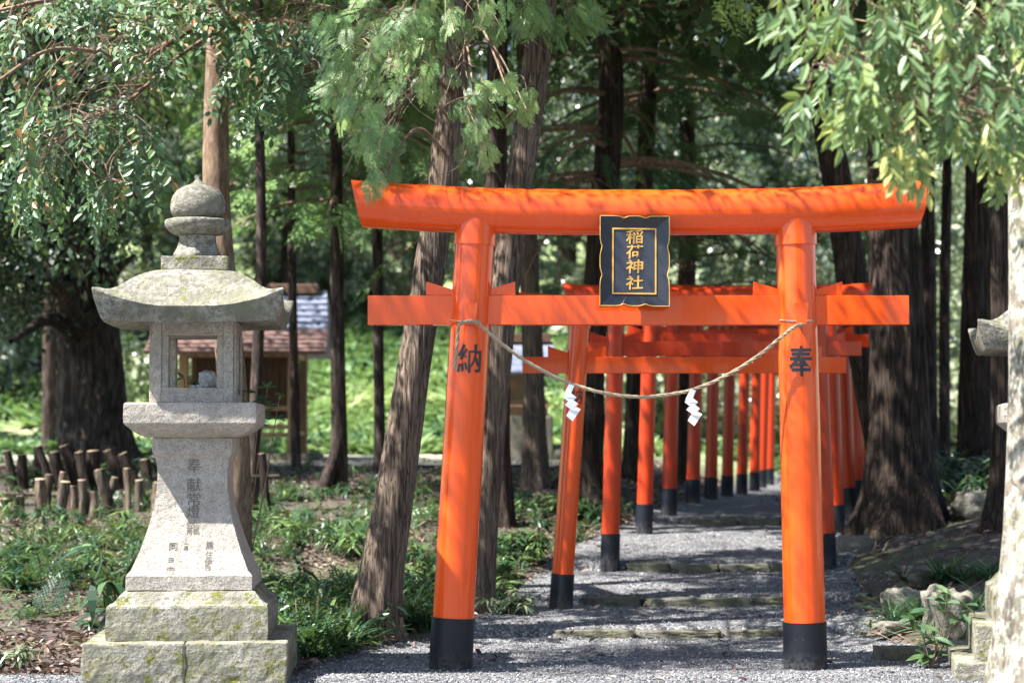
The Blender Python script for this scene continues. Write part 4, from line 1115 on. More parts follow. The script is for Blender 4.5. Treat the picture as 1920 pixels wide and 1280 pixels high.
S2 = [(32, 935, 10, 845, 17, "dark stake leaning left at the left edge of the old fence"), (48, 935, 38, 852, 16, "dark stake second from the left edge of the old fence"), (64, 915, 72, 836, 15, "dark stake leaning right, left half of the crossed pair"), (98, 905, 78, 836, 16, "dark stake leaning left, right half of the crossed pair"),
      (120, 925, 104, 848, 18, "dark stake left of the camphor's root flare"), (150, 930, 120, 835, 22, "thick dark stake leaning on the camphor's root flare"), (165, 925, 142, 848, 20, "dark stake before the middle of the camphor's base"), (178, 905, 175, 845, 20, "squat black stake before the camphor's base"),
      (225, 915, 205, 845, 18, "black stake leaning left at the right of the camphor's base"), (262, 920, 235, 850, 20, "black stake leaning left under the lantern's capital"), (282, 925, 268, 862, 20, "black stake beside the lantern shaft")]
for i, (a0, b0, a1, b1, w_, lb) in enumerate(S2): stake(a0, b0, a1, b1, w_, 22.2 + .2 * (i % 3), lb, BARKD, 30 + i)
stake(505, 985, 494, 850, 18, 19.6, "tall charred stake right of the left lantern's shaft", BARKD, 50); stake(463, 960, 460, 875, 17, 20.4, "dark stump-like stake seen against the left lantern's edge", BARKD, 51)
stake(480, 975, 482, 880, 9, 20.8, "narrow tan stake between the slim trunk and the charred stake", STAKE, 52)
def rail(p, w_, label):
    Q = catmull([at(*q) for q in p], 14); mb = MB(); tube(mb, Q, w_ * .5 * mpp(p[0][2]), 10, 0, True, True, (0, 0, 1), bark_disp(.05, 6, 2.0, 3))
    o = mb.build("fence_rail", STAKE); tag(o, label, "rail", "rails of the old log fence")
rail([(-30, 926, 20.9), (40, 926, 20.9), (160, 928, 20.9)], 8, "thin grey rail tied low across the stakes at the left edge")
rail([(15, 884, 22.8), (70, 882, 22.8), (130, 880, 22.8)], 7, "dark rail across the back row of leaning stakes")
rail([(440, 893, 20.2), (480, 893, 20.2), (524, 892, 20.2)], 6, "pale thin rail crossing the stakes right of the left lantern")
# ------------------------------------------------------------------ small shrine buildings in the wood
def slab(mb, quad, th, mat=0):
    q = np.array(quad, float); n_ = unit(np.cross(q[1] - q[0], q[3] - q[0])) * th
    V = np.vstack([q, q - n_]); mb.add(V, [(0, 1, 2, 3), (7, 6, 5, 4), (0, 4, 5, 1), (1, 5, 6, 2), (2, 6, 7, 3), (3, 7, 4, 0)], mat)
Yb = 30.0
bx0 = at(345, 700, Yb).x; bx1 = at(548, 700, Yb).x; zg = 1.14
zf = 1.43 + (820 - 800) * Yb / F; ze = 1.43 + (820 - 655) * Yb / F; zr = 1.43 + (820 - 552) * 31.2 / F
root = thing("shrine_building", "small timber shrine hall with a bluish roof and rusty eaves behind the left lantern", "shrine", ((bx0 + bx1) / 2, Yb + .8, zg))
for x in (bx0, (bx0 + bx1) / 2, bx1):
    for y in (Yb, Yb + 1.6):
        mb = MB(); mb.box((x, y, (zg - .1 + ze) / 2), (.13, .13, ze - zg + .1)); mb.build("post", WOOD, root, bevel=.008)
mb = MB(); mb.box(((bx0 + bx1) / 2, Yb + .9, (zf + ze) / 2 + .05), (bx1 - bx0 - .14, 1.3, ze - zf - .15)); 
for i in range(14): mb.box((bx0 + .15 + i * (bx1 - bx0 - .3) / 13, Yb + .235, (zf + ze) / 2 + .05), (.03, .02, ze - zf - .2))
mb.build("wall", DWOOD, root)
mb = MB()
for z in (zf, zf - .12, ze - .08, zf + .28): mb.box(((bx0 + bx1) / 2, Yb, z), (bx1 - bx0 + .1 - (.002 if z == zf else 0), .07, .07))
for x in (bx0, bx1): mb.box((x, Yb + .8, ze - .08), (.07, 1.52, .07)); mb.box((x, Yb + .8, zf - .1), (.07, 1.52, .07))
mb.build("beam", WOOD, root, bevel=.005)
mb = MB()
ox0, ox1 = bx0 - .45, at(612, 700, 29.6).x
ya, ym, yr, yb_ = Yb - .75, Yb - .1, Yb + .9, Yb + 2.3
zem = ze + (zr - ze) * .32
slab(mb, [(ox0, ym - .02, zem - .01), (ox1, ym - .02, zem - .01), (ox1 - .12, yr, zr), (ox0 + .12, yr, zr)], .07)
slab(mb, [(ox0 + .12, yr, zr), (ox1 - .12, yr, zr), (ox1, yb_, ze), (ox0, yb_, ze)], .07)
for i in range(7): 
    t = i / 6; mb.box(((ox0 + ox1) / 2, ym + (yr - ym) * t, zem + (zr - zem) * t + .02), (ox1 - ox0 - .24 * t, .02, .025))
rf = mb.build("roof", ROOFB, root)
mb = MB(); slab(mb, [(ox0 - .02, ya, ze - .05), (ox1 + .02, ya, ze - .05), (ox1, ym - .03, zem), (ox0, ym - .03, zem)], .06); 
for i in range(5):
    t = (i + .5) / 5; mb.box(((ox0 + ox1) / 2, ya + (ym - ya) * t, ze - .05 + (zem - ze + .05) * t + .012), (ox1 - ox0, .03, .02))
mb.build("eaves", ROOFR, root)
mb = MB(); mb.box(((ox0 + ox1) / 2, yr, zr + .06), (ox1 - ox0 - .5, .22, .16)); mb.build("ridge", DWOOD, root, bevel=.02)
mb = MB()
for i in range(16): mb.box((ox0 + .1 + i * (ox1 - ox0 - .2) / 15, Yb - .3, ze - .07), (.05, .75, .05))
mb.build("rafter", WOOD, root)
mb = MB(); mb.box(((bx0 + bx1) / 2, Yb + .8, zg - .02), (bx1 - bx0 + .6, 2.3, .14)); mb.build("plinth", STEP, root, bevel=.02)
# tiny shrine
Yk = 30.6; c = at(978, 770, Yk); gz = Hs(c.x, Yk)
root = thing("small_shrine", "small pale wooden shrine with a blue-grey roof seen between two trunks", "shrine", (c.x, Yk, gz))
def zpx(py, Y): return CH + (820 - py) * Y / F
mb = MB(); mb.box((c.x, Yk, (zpx(780, Yk) + gz) / 2 - .05), (.95, .9, zpx(780, Yk) - gz + .1)); mb.build("stone_base", ROCK, root, bevel=.03)
mb = MB(); mb.box((c.x, Yk, (zpx(750, Yk) + zpx(780, Yk)) / 2 + .001), (.8, .75, zpx(750, Yk) - zpx(780, Yk) - .004)); mb.box((c.x, Yk - .35, zpx(762, Yk)), (.84, .14, .04)); mb.build("steps", WOOD, root, bevel=.01)
mb = MB(); mb.box((c.x, Yk + .02, (zpx(700, Yk) + zpx(750, Yk)) / 2), (.55, .5, zpx(700, Yk) - zpx(750, Yk) - .006)); 
for sx in (-.3, .3): mb.box((c.x + sx, Yk - .26, (zpx(700, Yk) + zpx(750, Yk)) / 2), (.05, .05, zpx(700, Yk) - zpx(750, Yk) - .006))
mb.build("wall", WOOD, root, bevel=.008)
mb = MB(); z0_, z1_ = zpx(700, Yk), zpx(640, Yk)
slab(mb, [(c.x - .55, Yk - .55, z0_), (c.x + .55, Yk - .55, z0_), (c.x + .48, Yk, z1_), (c.x - .48, Yk, z1_)], .06)
slab(mb, [(c.x - .48, Yk + .004, z1_), (c.x + .48, Yk + .004, z1_), (c.x + .55, Yk + .55, z0_), (c.x - .55, Yk + .55, z0_)], .06)
mb.build("roof", ROOFB, root)
mb = MB(); mb.box((c.x, Yk, z1_ + .05), (.9, .16, .14)); mb.build("ridge", DWOOD, root, bevel=.01)

# ------------------------------------------------------------------ stone lantern
def sq_loft(mb, rings, n=24, mat=0, cap0=True, cap1=True, p=2.4, smooth=False, round_=0.0):
    """rings: (half, z, lift); square plan, corners lifted"""
    t = np.linspace(-1, 1, n + 1)[:-1]
    base = np.concatenate([np.stack([t, -np.ones(n)], 1), np.stack([np.ones(n), t], 1), np.stack([-t, np.ones(n)], 1), np.stack([-np.ones(n), -t], 1)])
    cl = np.minimum(np.abs(base[:, 0]), np.abs(base[:, 1])) ** p
    if round_:
        rr = np.linalg.norm(base, axis=1); lim = 1 + (math.sqrt(2) - 1) * (1 - round_); base = base * np.minimum(1, lim / rr)[:, None]
    m = len(base); V = []
    for rg in rings:
        h, z, l = rg[:3]; sk = rg[3] if len(rg) > 3 else 0
        hh = h + sk * cl
        V.append(np.concatenate([base * hh[:, None], (z + l * cl)[:, None]], 1))
    V = np.concatenate(V); i = np.arange(len(rings) - 1)[:, None]; j = np.arange(m)[None]; j2 = (j + 1) % m
    q = np.stack([i * m + j, i * m + j2, (i + 1) * m + j2, (i + 1) * m + j], -1).reshape(-1, 4)
    mb.add(V, q, mat, None, smooth)
    if cap0: mb.add(V[:m], [tuple(range(m))[::-1]], mat)
    if cap1: mb.add(V[-m:], [tuple(range(m))], mat)
def roughen(o, amp, sc, seed=0):
    me = o.data; n_ = len(me.vertices); co = np.zeros(n_ * 3, np.float32); me.vertices.foreach_get("co", co); co = co.reshape(-1, 3).astype(float)
    sc *= 1.3; amp *= 1.2
    for ax in range(3):
        co[:, ax] += amp * (fbm(co[:, (ax + 1) % 3] * sc + co[:, ax] * sc * .7 + 30 + ax * 7, co[:, (ax + 2) % 3] * sc + 30, seed + ax, 3) - .5)
    me.vertices.foreach_set("co", co.reshape(-1).astype(np.float32)); me.update()
def lathe(mb, prof, seg=48, mat=0):
    V = np.array([[r_ * math.cos(a), r_ * math.sin(a), z] for (r_, z) in prof for a in np.linspace(0, 2 * math.pi, seg, endpoint=False)])
    i = np.arange(len(prof) - 1)[:, None]; j = np.arange(seg)[None]; j2 = (j + 1) % seg
    mb.add(V, np.stack([i * seg + j, i * seg + j2, (i + 1) * seg + j2, (i + 1) * seg + j], -1).reshape(-1, 4), mat, None, True)
    mb.add(V[:seg], [tuple(range(seg))[::-1]], mat); mb.add(V[-seg:], [tuple(range(seg))], mat)
def dense(o, cuts_len=.03):
    bm = bmesh.new(); bm.from_mesh(o.data)
    for _ in range(4):
        es = [e for e in bm.edges if e.calc_length() > cuts_len]
        if not es or len(bm.verts) > 26000: break
        bmesh.ops.subdivide_edges(bm, edges=es, cuts=1, use_grid_fill=True)
    bm.to_mesh(o.data); bm.free()
PILLAR = [(.369, .535), (.369, .625), (.343, .648), (.322, .70), (.298, .76), (.274, .83), (.249, .91), (.229, .99), (.215, 1.07), (.208, 1.14), (.206, 1.20), (.208, 1.25), (.214, 1.29), (.224, 1.322), (.233, 1.335), (.236, 1.345), (.236, 1.43)]
def pil_half(z): return float(np.interp(z, [b for a, b in PILLAR], [a for a, b in PILLAR]))
def bevbox(name, c, s, mat, parent, bev=.012, rough=.006, seed=1, cell=.045):
    mb = MB(); mb.box(c, s); o = mb.build(name, mat, parent, local=True, bevel=bev, bseg=2); dense(o, cell); roughen(o, rough, 9, seed); return o
def make_lantern(label, loc, rz, drop=0.0, extra=False):
    root = thing("stone_lantern", label, "stone lantern", loc, rz, "granite lanterns either side of the gate path")
    for sx in (-1, 1): bevbox("base_block", (sx * .2945, 0, .075), (.585, 1.17, .35), GRANM, root, .010, .016, 3 + sx)
    mb = MB(); sq_loft(mb, [(.463, .252, 0), (.467, .30, 0), (.467, .44, 0), (.462, .452, 0), (.44, .462, 0), (.42, .482, 0), (.405, .505, 0), (.385, .528, 0), (.36, .534, 0)], 20); o = mb.build("plinth", GRANM, root, local=True); roughen(o, .014, 9, 5)
    mb = MB(); 
    hs = [(a, b, 0) for a, b in PILLAR]
    zz = np.concatenate([[.535, .538], np.linspace(.545, 1.425, 60), [1.43]])
    sq_loft(mb, [(pil_half(z) - (.003 if z < .537 or z > 1.428 else 0), z, 0) for z in zz], 20); o = mb.build("shaft", GRAN, root, local=True); roughen(o, .004, 12, 6)
    mb = MB(); sq_loft(mb, [(.255, 1.431, 0), (.275, 1.435, 0), (.31, 1.45, 0), (.34, 1.47, 0), (.362, 1.49, 0), (.380, 1.506, 0), (.387, 1.516, 0), (.389, 1.56, 0), (.387, 1.625, 0), (.378, 1.636, 0)], 18); o = mb.build("platform", GRAN, root, local=True); roughen(o, .006, 9, 7)
    # fire box: four corner posts, sill and lintel, one mesh, square window on each side
    mb = MB(); h = .243; wo = .143; z0, z1 = 1.637, 2.125 - drop; a0, a1 = z0 + .088, z1 - .088
    t_ = h - wo
    for sx in (-1, 1):
        for sy in (-1, 1): mb.box((sx * (wo + t_ / 2), sy * (wo + t_ / 2), (a0 + a1) / 2), (t_, t_, a1 - a0))
    mb.box((0, 0, (z0 + a0) / 2), (2 * h, 2 * h, a0 - z0)); mb.box((0, 0, (z1 + a1) / 2), (2 * h, 2 * h, z1 - a1))
    o = mb.build("fire_box", GRAN, root, local=True, bevel=.006); dense(o, .05); roughen(o, .004, 10, 8)
    mb = MB()
    for (ux, uy) in ((0, -1), (0, 1), (1, 0), (-1, 0)):
        for k in (-1, 1):
            e = h + .006
            L1 = 2 * (wo + .034)
            # raised outer frame band round the window
            if uy: mb.box((k * (h - .030), uy * e, (z0 + z1) / 2), (.056, .014, z1 - z0 - .006))
            else: mb.box((ux * e, k * (h - .030), (z0 + z1) / 2), (.014, .056, z1 - z0 - .006))
            zc = (z0 + .028) if k < 0 else (z1 - .028)
            if uy: mb.box((0, uy * e, zc), (2 * h - .118, .0135, .050))
            else: mb.box((ux * e, 0, zc), (.0135, 2 * h - .118, .050))
    mb.build("window_frame", GRAN, root, local=True, bevel=.003)
    if extra: bevbox("ground_slab", (0, 0, -.10), (1.44, 1.44, .26), GRANM, root, .01, .016, 31)
    # roof
    rings = [(.245, 2.127, 0), (.40, 2.113, .003), (.498, 2.104, .012), (.502, 2.103, .014), (.515, 2.125, .03, .004), (.532, 2.165, .068, .010), (.541, 2.190, .098, .013), (.542, 2.194, .102, .013), (.536, 2.199, .104, .012), (.515, 2.212, .090, .006), (.485, 2.232, .066), (.45, 2.262, .042), (.415, 2.298, .024), (.375, 2.340, .012), (.335, 2.376, .005, -.004), (.295, 2.405, 0, -.012), (.255, 2.424, 0, -.02), (.22, 2.433, 0, -.02), (.17, 2.436, 0, -.01)]
    mb = MB(); sq_loft(mb, rings, 30, p=2.6, smooth=True); o = mb.build("roof", GRANR, root, local=True); o.location.z = -drop; roughen(o, .009, 8, 9)
    bm = bmesh.new(); bm.from_mesh(o.data)
    for e in bm.edges:
        if len(e.link_faces) == 2 and e.calc_face_angle(0) > .42: e.smooth = False
    bm.to_mesh(o.data); bm.free()
    bevbox("finial_block", (0, 0, 2.475), (.40, .40, .088), GRANM, root, .008, .012, 11).location.z = -drop
    mb = MB()
    ang = np.linspace(0, 2 * math.pi, 6, endpoint=False) + R(30)
    prof = [(.158, 2.521), (.162, 2.53), (.158, 2.545), (.143, 2.565), (.130, 2.595), (.122, 2.63), (.124, 2.655)]
    V = np.array([[r_ * math.cos(a), r_ * math.sin(a), z] for (r_, z) in prof for a in ang]); q = []
    for i in range(len(prof) - 1):
        for j in range(6): q.append((i * 6 + j, i * 6 + (j + 1) % 6, (i + 1) * 6 + (j + 1) % 6, (i + 1) * 6 + j))
    mb.add(V, q); mb.add(V[:6], [tuple(range(6))[::-1]]); mb.add(V[-6:], [tuple(range(6))])
    mb.build("finial_neck", GRANR, root, local=True, bevel=.004).location.z = -drop
    mb = MB(); lathe(mb, [(.10, 2.656), (.14, 2.664), (.175, 2.685), (.198, 2.715), (.202, 2.742), (.196, 2.752), (.17, 2.756), (.10, 2.757)]); o = mb.build("finial_dish", GRANR, root, local=True); o.location.z = -drop; roughen(o, .006, 10, 12)
    mb = MB(); lathe(mb, [(.11, 2.757), (.145, 2.766), (.163, 2.80), (.168, 2.835), (.164, 2.868), (.153, 2.902), (.130, 2.932), (.095, 2.955), (.056, 2.969), (.032, 2.981), (.017, 2.999), (.004, 3.022)]); o = mb.build("finial_jewel", GRANR, root, local=True); o.location.z = -drop; roughen(o, .004, 9, 13)
    mb = MB(); mb.box((0, -.5865, .075), (.006, .006, .34)); mb.build("joint", DIRTD, root, local=True)
    return root

# ------------------------------------------------------------------ lettering
def text_mesh(txt, size, bold=.0, shear=0.0, depth=.002):
    cu = bpy.data.curves.new("lettering", 'FONT'); cu.body = txt; cu.size = size; cu.align_x = 'CENTER'; cu.align_y = 'CENTER'
    cu.offset = bold; cu.shear = shear; cu.extrude = depth; cu.resolution_u = 3
    o = bpy.data.objects.new("lettering", cu); col.objects.link(o)
    dg = bpy.context.evaluated_depsgraph_get(); me = bpy.data.meshes.new_from_object(o.evaluated_get(dg))
    col.objects.unlink(o); bpy.data.objects.remove(o)
    bm = bmesh.new(); bm.from_mesh(me); bpy.data.meshes.remove(me)
    # recentre
    xs = [v.co.x for v in bm.verts]; ys = [v.co.y for v in bm.verts]
    cx, cy2 = (min(xs) + max(xs)) / 2, (min(ys) + max(ys)) / 2
    for v in bm.verts: v.co.x -= cx; v.co.y -= cy2
    return bm
def letter(name, txt, w_, h_, mapf, mat, parent, bold=.0, cell=.01, depth=.002, world_local=True):
    """glyph scaled to w_ x h_; mapf(x, y, d) -> point"""
    bm = text_mesh(txt, 1.0, bold, 0, .01)
    xs = [v.co.x for v in bm.verts]; ys = [v.co.y for v in bm.verts]
    sx = w_ / (max(xs) - min(xs)); sy = h_ / (max(ys) - min(ys))
    for v in bm.verts: v.co.x *= sx; v.co.y *= sy; v.co.z = depth if v.co.z > 0 else -depth
    for ax, lim in ((0, w_ / 2), (1, h_ / 2)):
        k = -lim + cell
        while k < lim:
            no = (1, 0, 0) if ax == 0 else (0, 1, 0); co = (k, 0, 0) if ax == 0 else (0, k, 0)
            bmesh.ops.bisect_plane(bm, geom=bm.verts[:] + bm.edges[:] + bm.faces[:], dist=1e-6, plane_co=co, plane_no=no); k += cell
    for v in bm.verts:
        v.co = Vector(mapf(v.co.x, v.co.y, v.co.z))
    me = bpy.data.meshes.new(name); bm.to_mesh(me); bm.free(); me.materials.append(mat)
    o = bpy.data.objects.new(name, me); col.objects.link(o); o.parent = parent
    return o

LANT = make_lantern("granite lantern at the left with carved writing on its shaft and mossy base blocks", (at(368, 820, 12.1).x, 12.1, 0), R(3.2))
LR = make_lantern("granite lantern at the right edge, half hidden behind the pale lichened trunk", (at(1990, 820, 12.3).x, 12.3, .083), R(-10), .14, True); LR.scale = (.95, .95, .95)
def shaft_map(xc, zc):
    def f(x, y, d):
        z = zc + y
        return (xc + x, -(pil_half(z) + .0015 + d), z)
    return f
for ch, pyc, sz in [("奉", 872, 28), ("献", 908, 28), ("常", 935, 27), ("燈", 958, 25), ("籠", 988, 27)]:
    z = CH + (820 - pyc) * 11.87 / F; s = sz * 11.0 / F
    letter("carved_writing", ch, s, s * .98, shaft_map(.010, z), ENGR_SHADE, LANT, -.004, .02, .001)
for ch, px, pyc, sz in [("同", 321, 1023, 15), ("日", 318, 1048, 9), ("向", 318, 1066, 14), ("黒", 388, 1022, 15), ("住", 388, 1038, 14), ("伊", 387, 1052, 14), ("豆", 387, 1065, 13),
                        ("十", 344, 1011, 7), ("一", 345, 1018, 7), ("月", 344, 1026, 8)]:
    z = CH + (820 - pyc) * 11.78 / F; s = sz * 11.78 / F
    letter("carved_writing", ch, s, s * .95 if ch != "一" else s * .2, shaft_map((px - 353) * 11.8 / F, z), ENGR_SHADE, LANT, .006, .02, .001)
# white stone and pebbles set in the fire box, sprig behind
lm = LANT.matrix_basis
def lw(x, y, z): return lm @ Vector((x, y, z))
mb = MB(); stone_mesh(mb, (0, 0, 0), (.11, .10, .125), 77, 4, 0, .25, .2); o = mb.build("votive_rock", WHITEROCK); o.location = lw(.075, -.06, 1.725 + .055); tag(o, "white lumpy rock standing in the lantern's window", "rock")
for i, (x, s, lb) in enumerate([(-.01, .035, "small white pebble left of the rock in the lantern's window"), (.028, .045, "larger white pebble touching the rock in the lantern's window")]):
    mb = MB(); stone_mesh(mb, (0, 0, 0), (s, s * .8, s * .6), 80 + i, 3); o = mb.build("pebble", WHITEROCK); o.location = lw(x, -.085, 1.727 + s * .25); tag(o, lb, "pebble")

# ------------------------------------------------------------------ gates
def cyl(mb, P, r0, r1=None, seg=40, mat=0, cap=True, n=2):
    Q = catmull(P, n) if n > 2 else np.array(P, float)
    tube(mb, Q, np.linspace(r0, r0 if r1 is None else r1, len(Q)), seg, mat, True, cap)
def make_gate(label, loc, bl, tl, br, tr, pr, kas, rk, nuki, nh, nd, blk, wedge, mat, tabs=False, group=None, seg=40, sori=.0):
    """all lengths local to loc; bl.. = (x, z) post ends; kas=(x0,x1,zc); nuki=(x0,x1,zc)"""
    root = thing("torii_gate", label, "gate", loc, 0, group)
    mb = MB(); x0, x1, zc = kas; n_ = 41
    xs = np.linspace(x0, x1, n_); t = (xs - (x0 + x1) / 2) / ((x1 - x0) / 2)
    zs = zc + sori * np.abs(t) ** 2.6
    P = np.stack([xs, np.zeros(n_), zs], 1); seg_ = 56
    th = np.linspace(0, 2 * math.pi, seg_, endpoint=False); rr = rk * (1 + .05 * np.abs(t) ** 3)
    V = np.stack([np.tile(xs[:, None], (1, seg_)), rr[:, None] * np.cos(th)[None] * np.ones((n_, 1)), zs[:, None] + rr[:, None] * np.sin(th)[None]], -1)
    # slanted end cuts: the top reaches farther out
    w_ = np.clip((np.abs(t) - .8) / .2, 0, 1)[:, None]
    V[:, :, 0] += np.sign(t)[:, None] * w_ * np.sin(th)[None] * rk * .24
    i = np.arange(n_ - 1)[:, None]; j = np.arange(seg_)[None]; j2 = (j + 1) % seg_
    mb.add(V.reshape(-1, 3), np.stack([i * seg_ + j, (i + 1) * seg_ + j, (i + 1) * seg_ + j2, i * seg_ + j2], -1).reshape(-1, 4), 0, None, True)
    mb.add(V[0], [tuple(range(seg_))], 0); mb.add(V[-1], [tuple(range(seg_))[::-1]], 0)
    mb.build("top_beam", mat, root, local=True)
    mb = MB(); a, b, zc2 = nuki; mb.box(((a + b) / 2, 0, zc2), (b - a, nd, nh)); mb.build("tie_beam", mat, root, local=True, bevel=.004)
    for (bb, tt) in ((bl, tl), (br, tr)):
        A = np.array([bb[0], 0, bb[1]]); B = np.array([tt[0], 0, tt[1]]); d = unit(B - A)
        def pt(z): return A + (B - A) * (z - bb[1]) / (tt[1] - bb[1])
        A0 = A - d * .12
        mb = MB(); cyl(mb, [A0, B + d * rk * .7], pr, pr * .94, seg); o = mb.build("post", mat, root, local=True)
        mb = MB(); cyl(mb, [A0 - d * .01, pt(bb[1] + blk)], pr + .006, pr + .005, seg); mb.build("post_foot", BLACK, root, local=True)
        zt = zc + sori * .25 - rk
        mb = MB(); cyl(mb, [pt(zt - .075 * pr / .125), pt(zt + rk * .85)], pr * .94 + .010, pr * .94 + .010, seg); mb.build("collar", mat, root, local=True, )
        xc = pt(zc2)[0]; rp = pr * .955
        wh, wl, wt = wedge
        for sd in (-1, 1):
            mb = MB(); xa = xc + sd * (rp - .02); xb = xc + sd * (rp + wl); zt_ = zc2 + nh / 2 + .002
            y_ = nd * .32
            V = [(xa, -y_, zt_), (xb, -y_, zt_), (xb, -y_, zt_ + wh), (xa, -y_, zt_ + wt), (xa, y_, zt_), (xb, y_, zt_), (xb, y_, zt_ + wh), (xa, y_, zt_ + wt)]
            f = [(0, 1, 2, 3), (7, 6, 5, 4), (0, 4, 5, 1), (1, 5, 6, 2), (2, 6, 7, 3), (3, 7, 4, 0)]
            if sd < 0: f = [q[::-1] for q in f]
            mb.add(V, f); mb.build("wedge", mat, root, local=True, bevel=.002)
        if tabs:
            zc3 = zc2 - .0; xc3 = pt(zc3)[0] + .0
            y0 = -(rp + .055); mb = MB()
            prof = [(-.028, -.085), (.028, -.085), (.044, .035), (.040, .05), (.012, .046), (.002, .040), (-.008, .046), (-.036, .05), (-.042, .035)]
            V = [(xc3 + a_, y0, zc3 + b_ - .012) for a_, b_ in prof] + [(xc3 + a_, y0 + .014, zc3 + b_ - .012) for a_, b_ in prof]; k = len(prof)
            mb.add(V, [tuple(range(k)), tuple(range(2 * k - 1, k - 1, -1))] + [(i + k, (i + 1) % k + k, (i + 1) % k, i) for i in range(k)])
            mb.box((xc3, y0 + .045, zc3 - .075), (.052, .062, .026)); mb.build("rope_peg", mat, root, local=True)
    return root
Yt = 12.4; s = mpp(Yt)
cx = at(1176, 820, Yt).x; zt0 = -.015
def lx(px): return (px - 960) * s - cx
def lz(py): return CH + (820 - py) * s - zt0
GATE = make_gate("largest orange gate nearest the camera, carrying the black plaque and the straw rope", (cx, Yt, zt0), (lx(845), lz(1254)), (lx(893), lz(400)), (lx(1507), lz(1262)), (lx(1493), lz(400)), 39 * s,
                 (lx(668), lx(1733), lz(397)), 43 * s, (lx(690), lx(1703), lz(582)), 55 * s, .11, 100 * s, (26 * s, 46 * s, 10 * s), VERM, True, None, 72, .055)
def post_letter(ch, x, z, pr_, w_, h_, lean, parent, dx=0.0, mat=INK):
    """painted on the round post, centred dx round from its front"""
    def f(a, b, d):
        ang = (a + dx) / pr_
        return (x + math.sin(ang) * (pr_ + .0015 + d) + b * lean, -math.cos(ang) * (pr_ + .0015 + d), z + b)
    letter("post_writing", ch, w_, h_, f, mat, parent, .016, .012, .0006)
def postx(A, B, z): return A[0] + (B[0] - A[0]) * (z - A[1]) / (B[1] - A[1])
pl = ((lx(845), lz(1254)), (lx(893), lz(400))); pr2 = ((lx(1507), lz(1262)), (lx(1493), lz(400)))
z1 = lz(673); post_letter("納", postx(*pl, z1), z1, 38 * s, .155, .178, .056, GATE, .012)
z1 = lz(678); post_letter("奉", postx(*pr2, z1), z1, 38 * s, .160, .190, -.016, GATE, .0)

GG = "smaller orange gates forming the tunnel behind the first"
spec = [(15.6, 1051, 1515, 1136, .068, "second gate, smaller, standing close behind the first, dappled left post"),
        (17.45, 1143, 1549, 1058, .030, "third gate of the tunnel, its top beam showing above the first gate's tie beam"),
        (19.6, 1207, 1567, 998, .030, "fourth gate of the tunnel"), (21.1, 1254, 1590, 972, .028, "fifth gate of the tunnel"), (22.9, 1298, 1608, 943, .028, "sixth gate of the tunnel"),
        (24.6, 1332, 1621, 935, .028, "seventh gate of the tunnel"), (26.3, 1363, 1634, 934, .028, "eighth gate of the tunnel"), (28.0, 1390, 1644, 931, .028, "ninth gate of the tunnel"),
        (29.8, 1414, 1652, 926, .028, "tenth gate of the tunnel"), (31.6, 1428, 1656, 922, .028, "eleventh gate of the tunnel"), (33.4, 1442, 1660, 919, .028, "twelfth and farthest gate of the tunnel")]
ordn = ["", "", "fourth", "fifth", "sixth", "seventh", "eighth", "ninth", "tenth", "eleventh"]
for i, (Y, xa, xb, yb, lean, lb) in enumerate(spec):
    s2 = mpp(Y); c_ = at((xa + xb) / 2, 820, Y).x; z0 = PZ(c_, Y) - .005
    hw = (xb - xa) / 2 * s2
    if i > 1 and i < 10: lb = "dark red %s gate in the tunnel, counting from the camera" % ordn[i]
    hn = 1.90; zk = 2.335
    th = lambda z: hw - lean * z
    g = make_gate(lb, (c_, Y, z0), (-hw, 0), (-th(zk), zk), (hw, 0), (th(zk) + .01, zk), .079 if i else .086, (-1.33, 1.33, zk), .100, (-1.265, 1.265, hn), .128, .07, .29 if i else .275, (.085, .145, .03), VERM if i == 0 else VERM_SHADE, False, GG, 40, .04)
    g.rotation_euler = (R(.35 * math.sin(i * 2.3)), R(.25 * math.sin(i * 3.7)), R(.9 * math.sin(i * 1.9)) if i else 0)
    if i < 3:
        zz = 1.66 if i == 0 else 1.74
        x_ = -(hw - lean * zz); post_letter("納", x_, zz, (.079 if i else .086) * .96, .105, .13, lean, g, .01)
        x_ = (hw - lean * zz); post_letter("奉", x_, zz, (.079 if i else .086) * .96, .105, .13, -lean, g, 0)

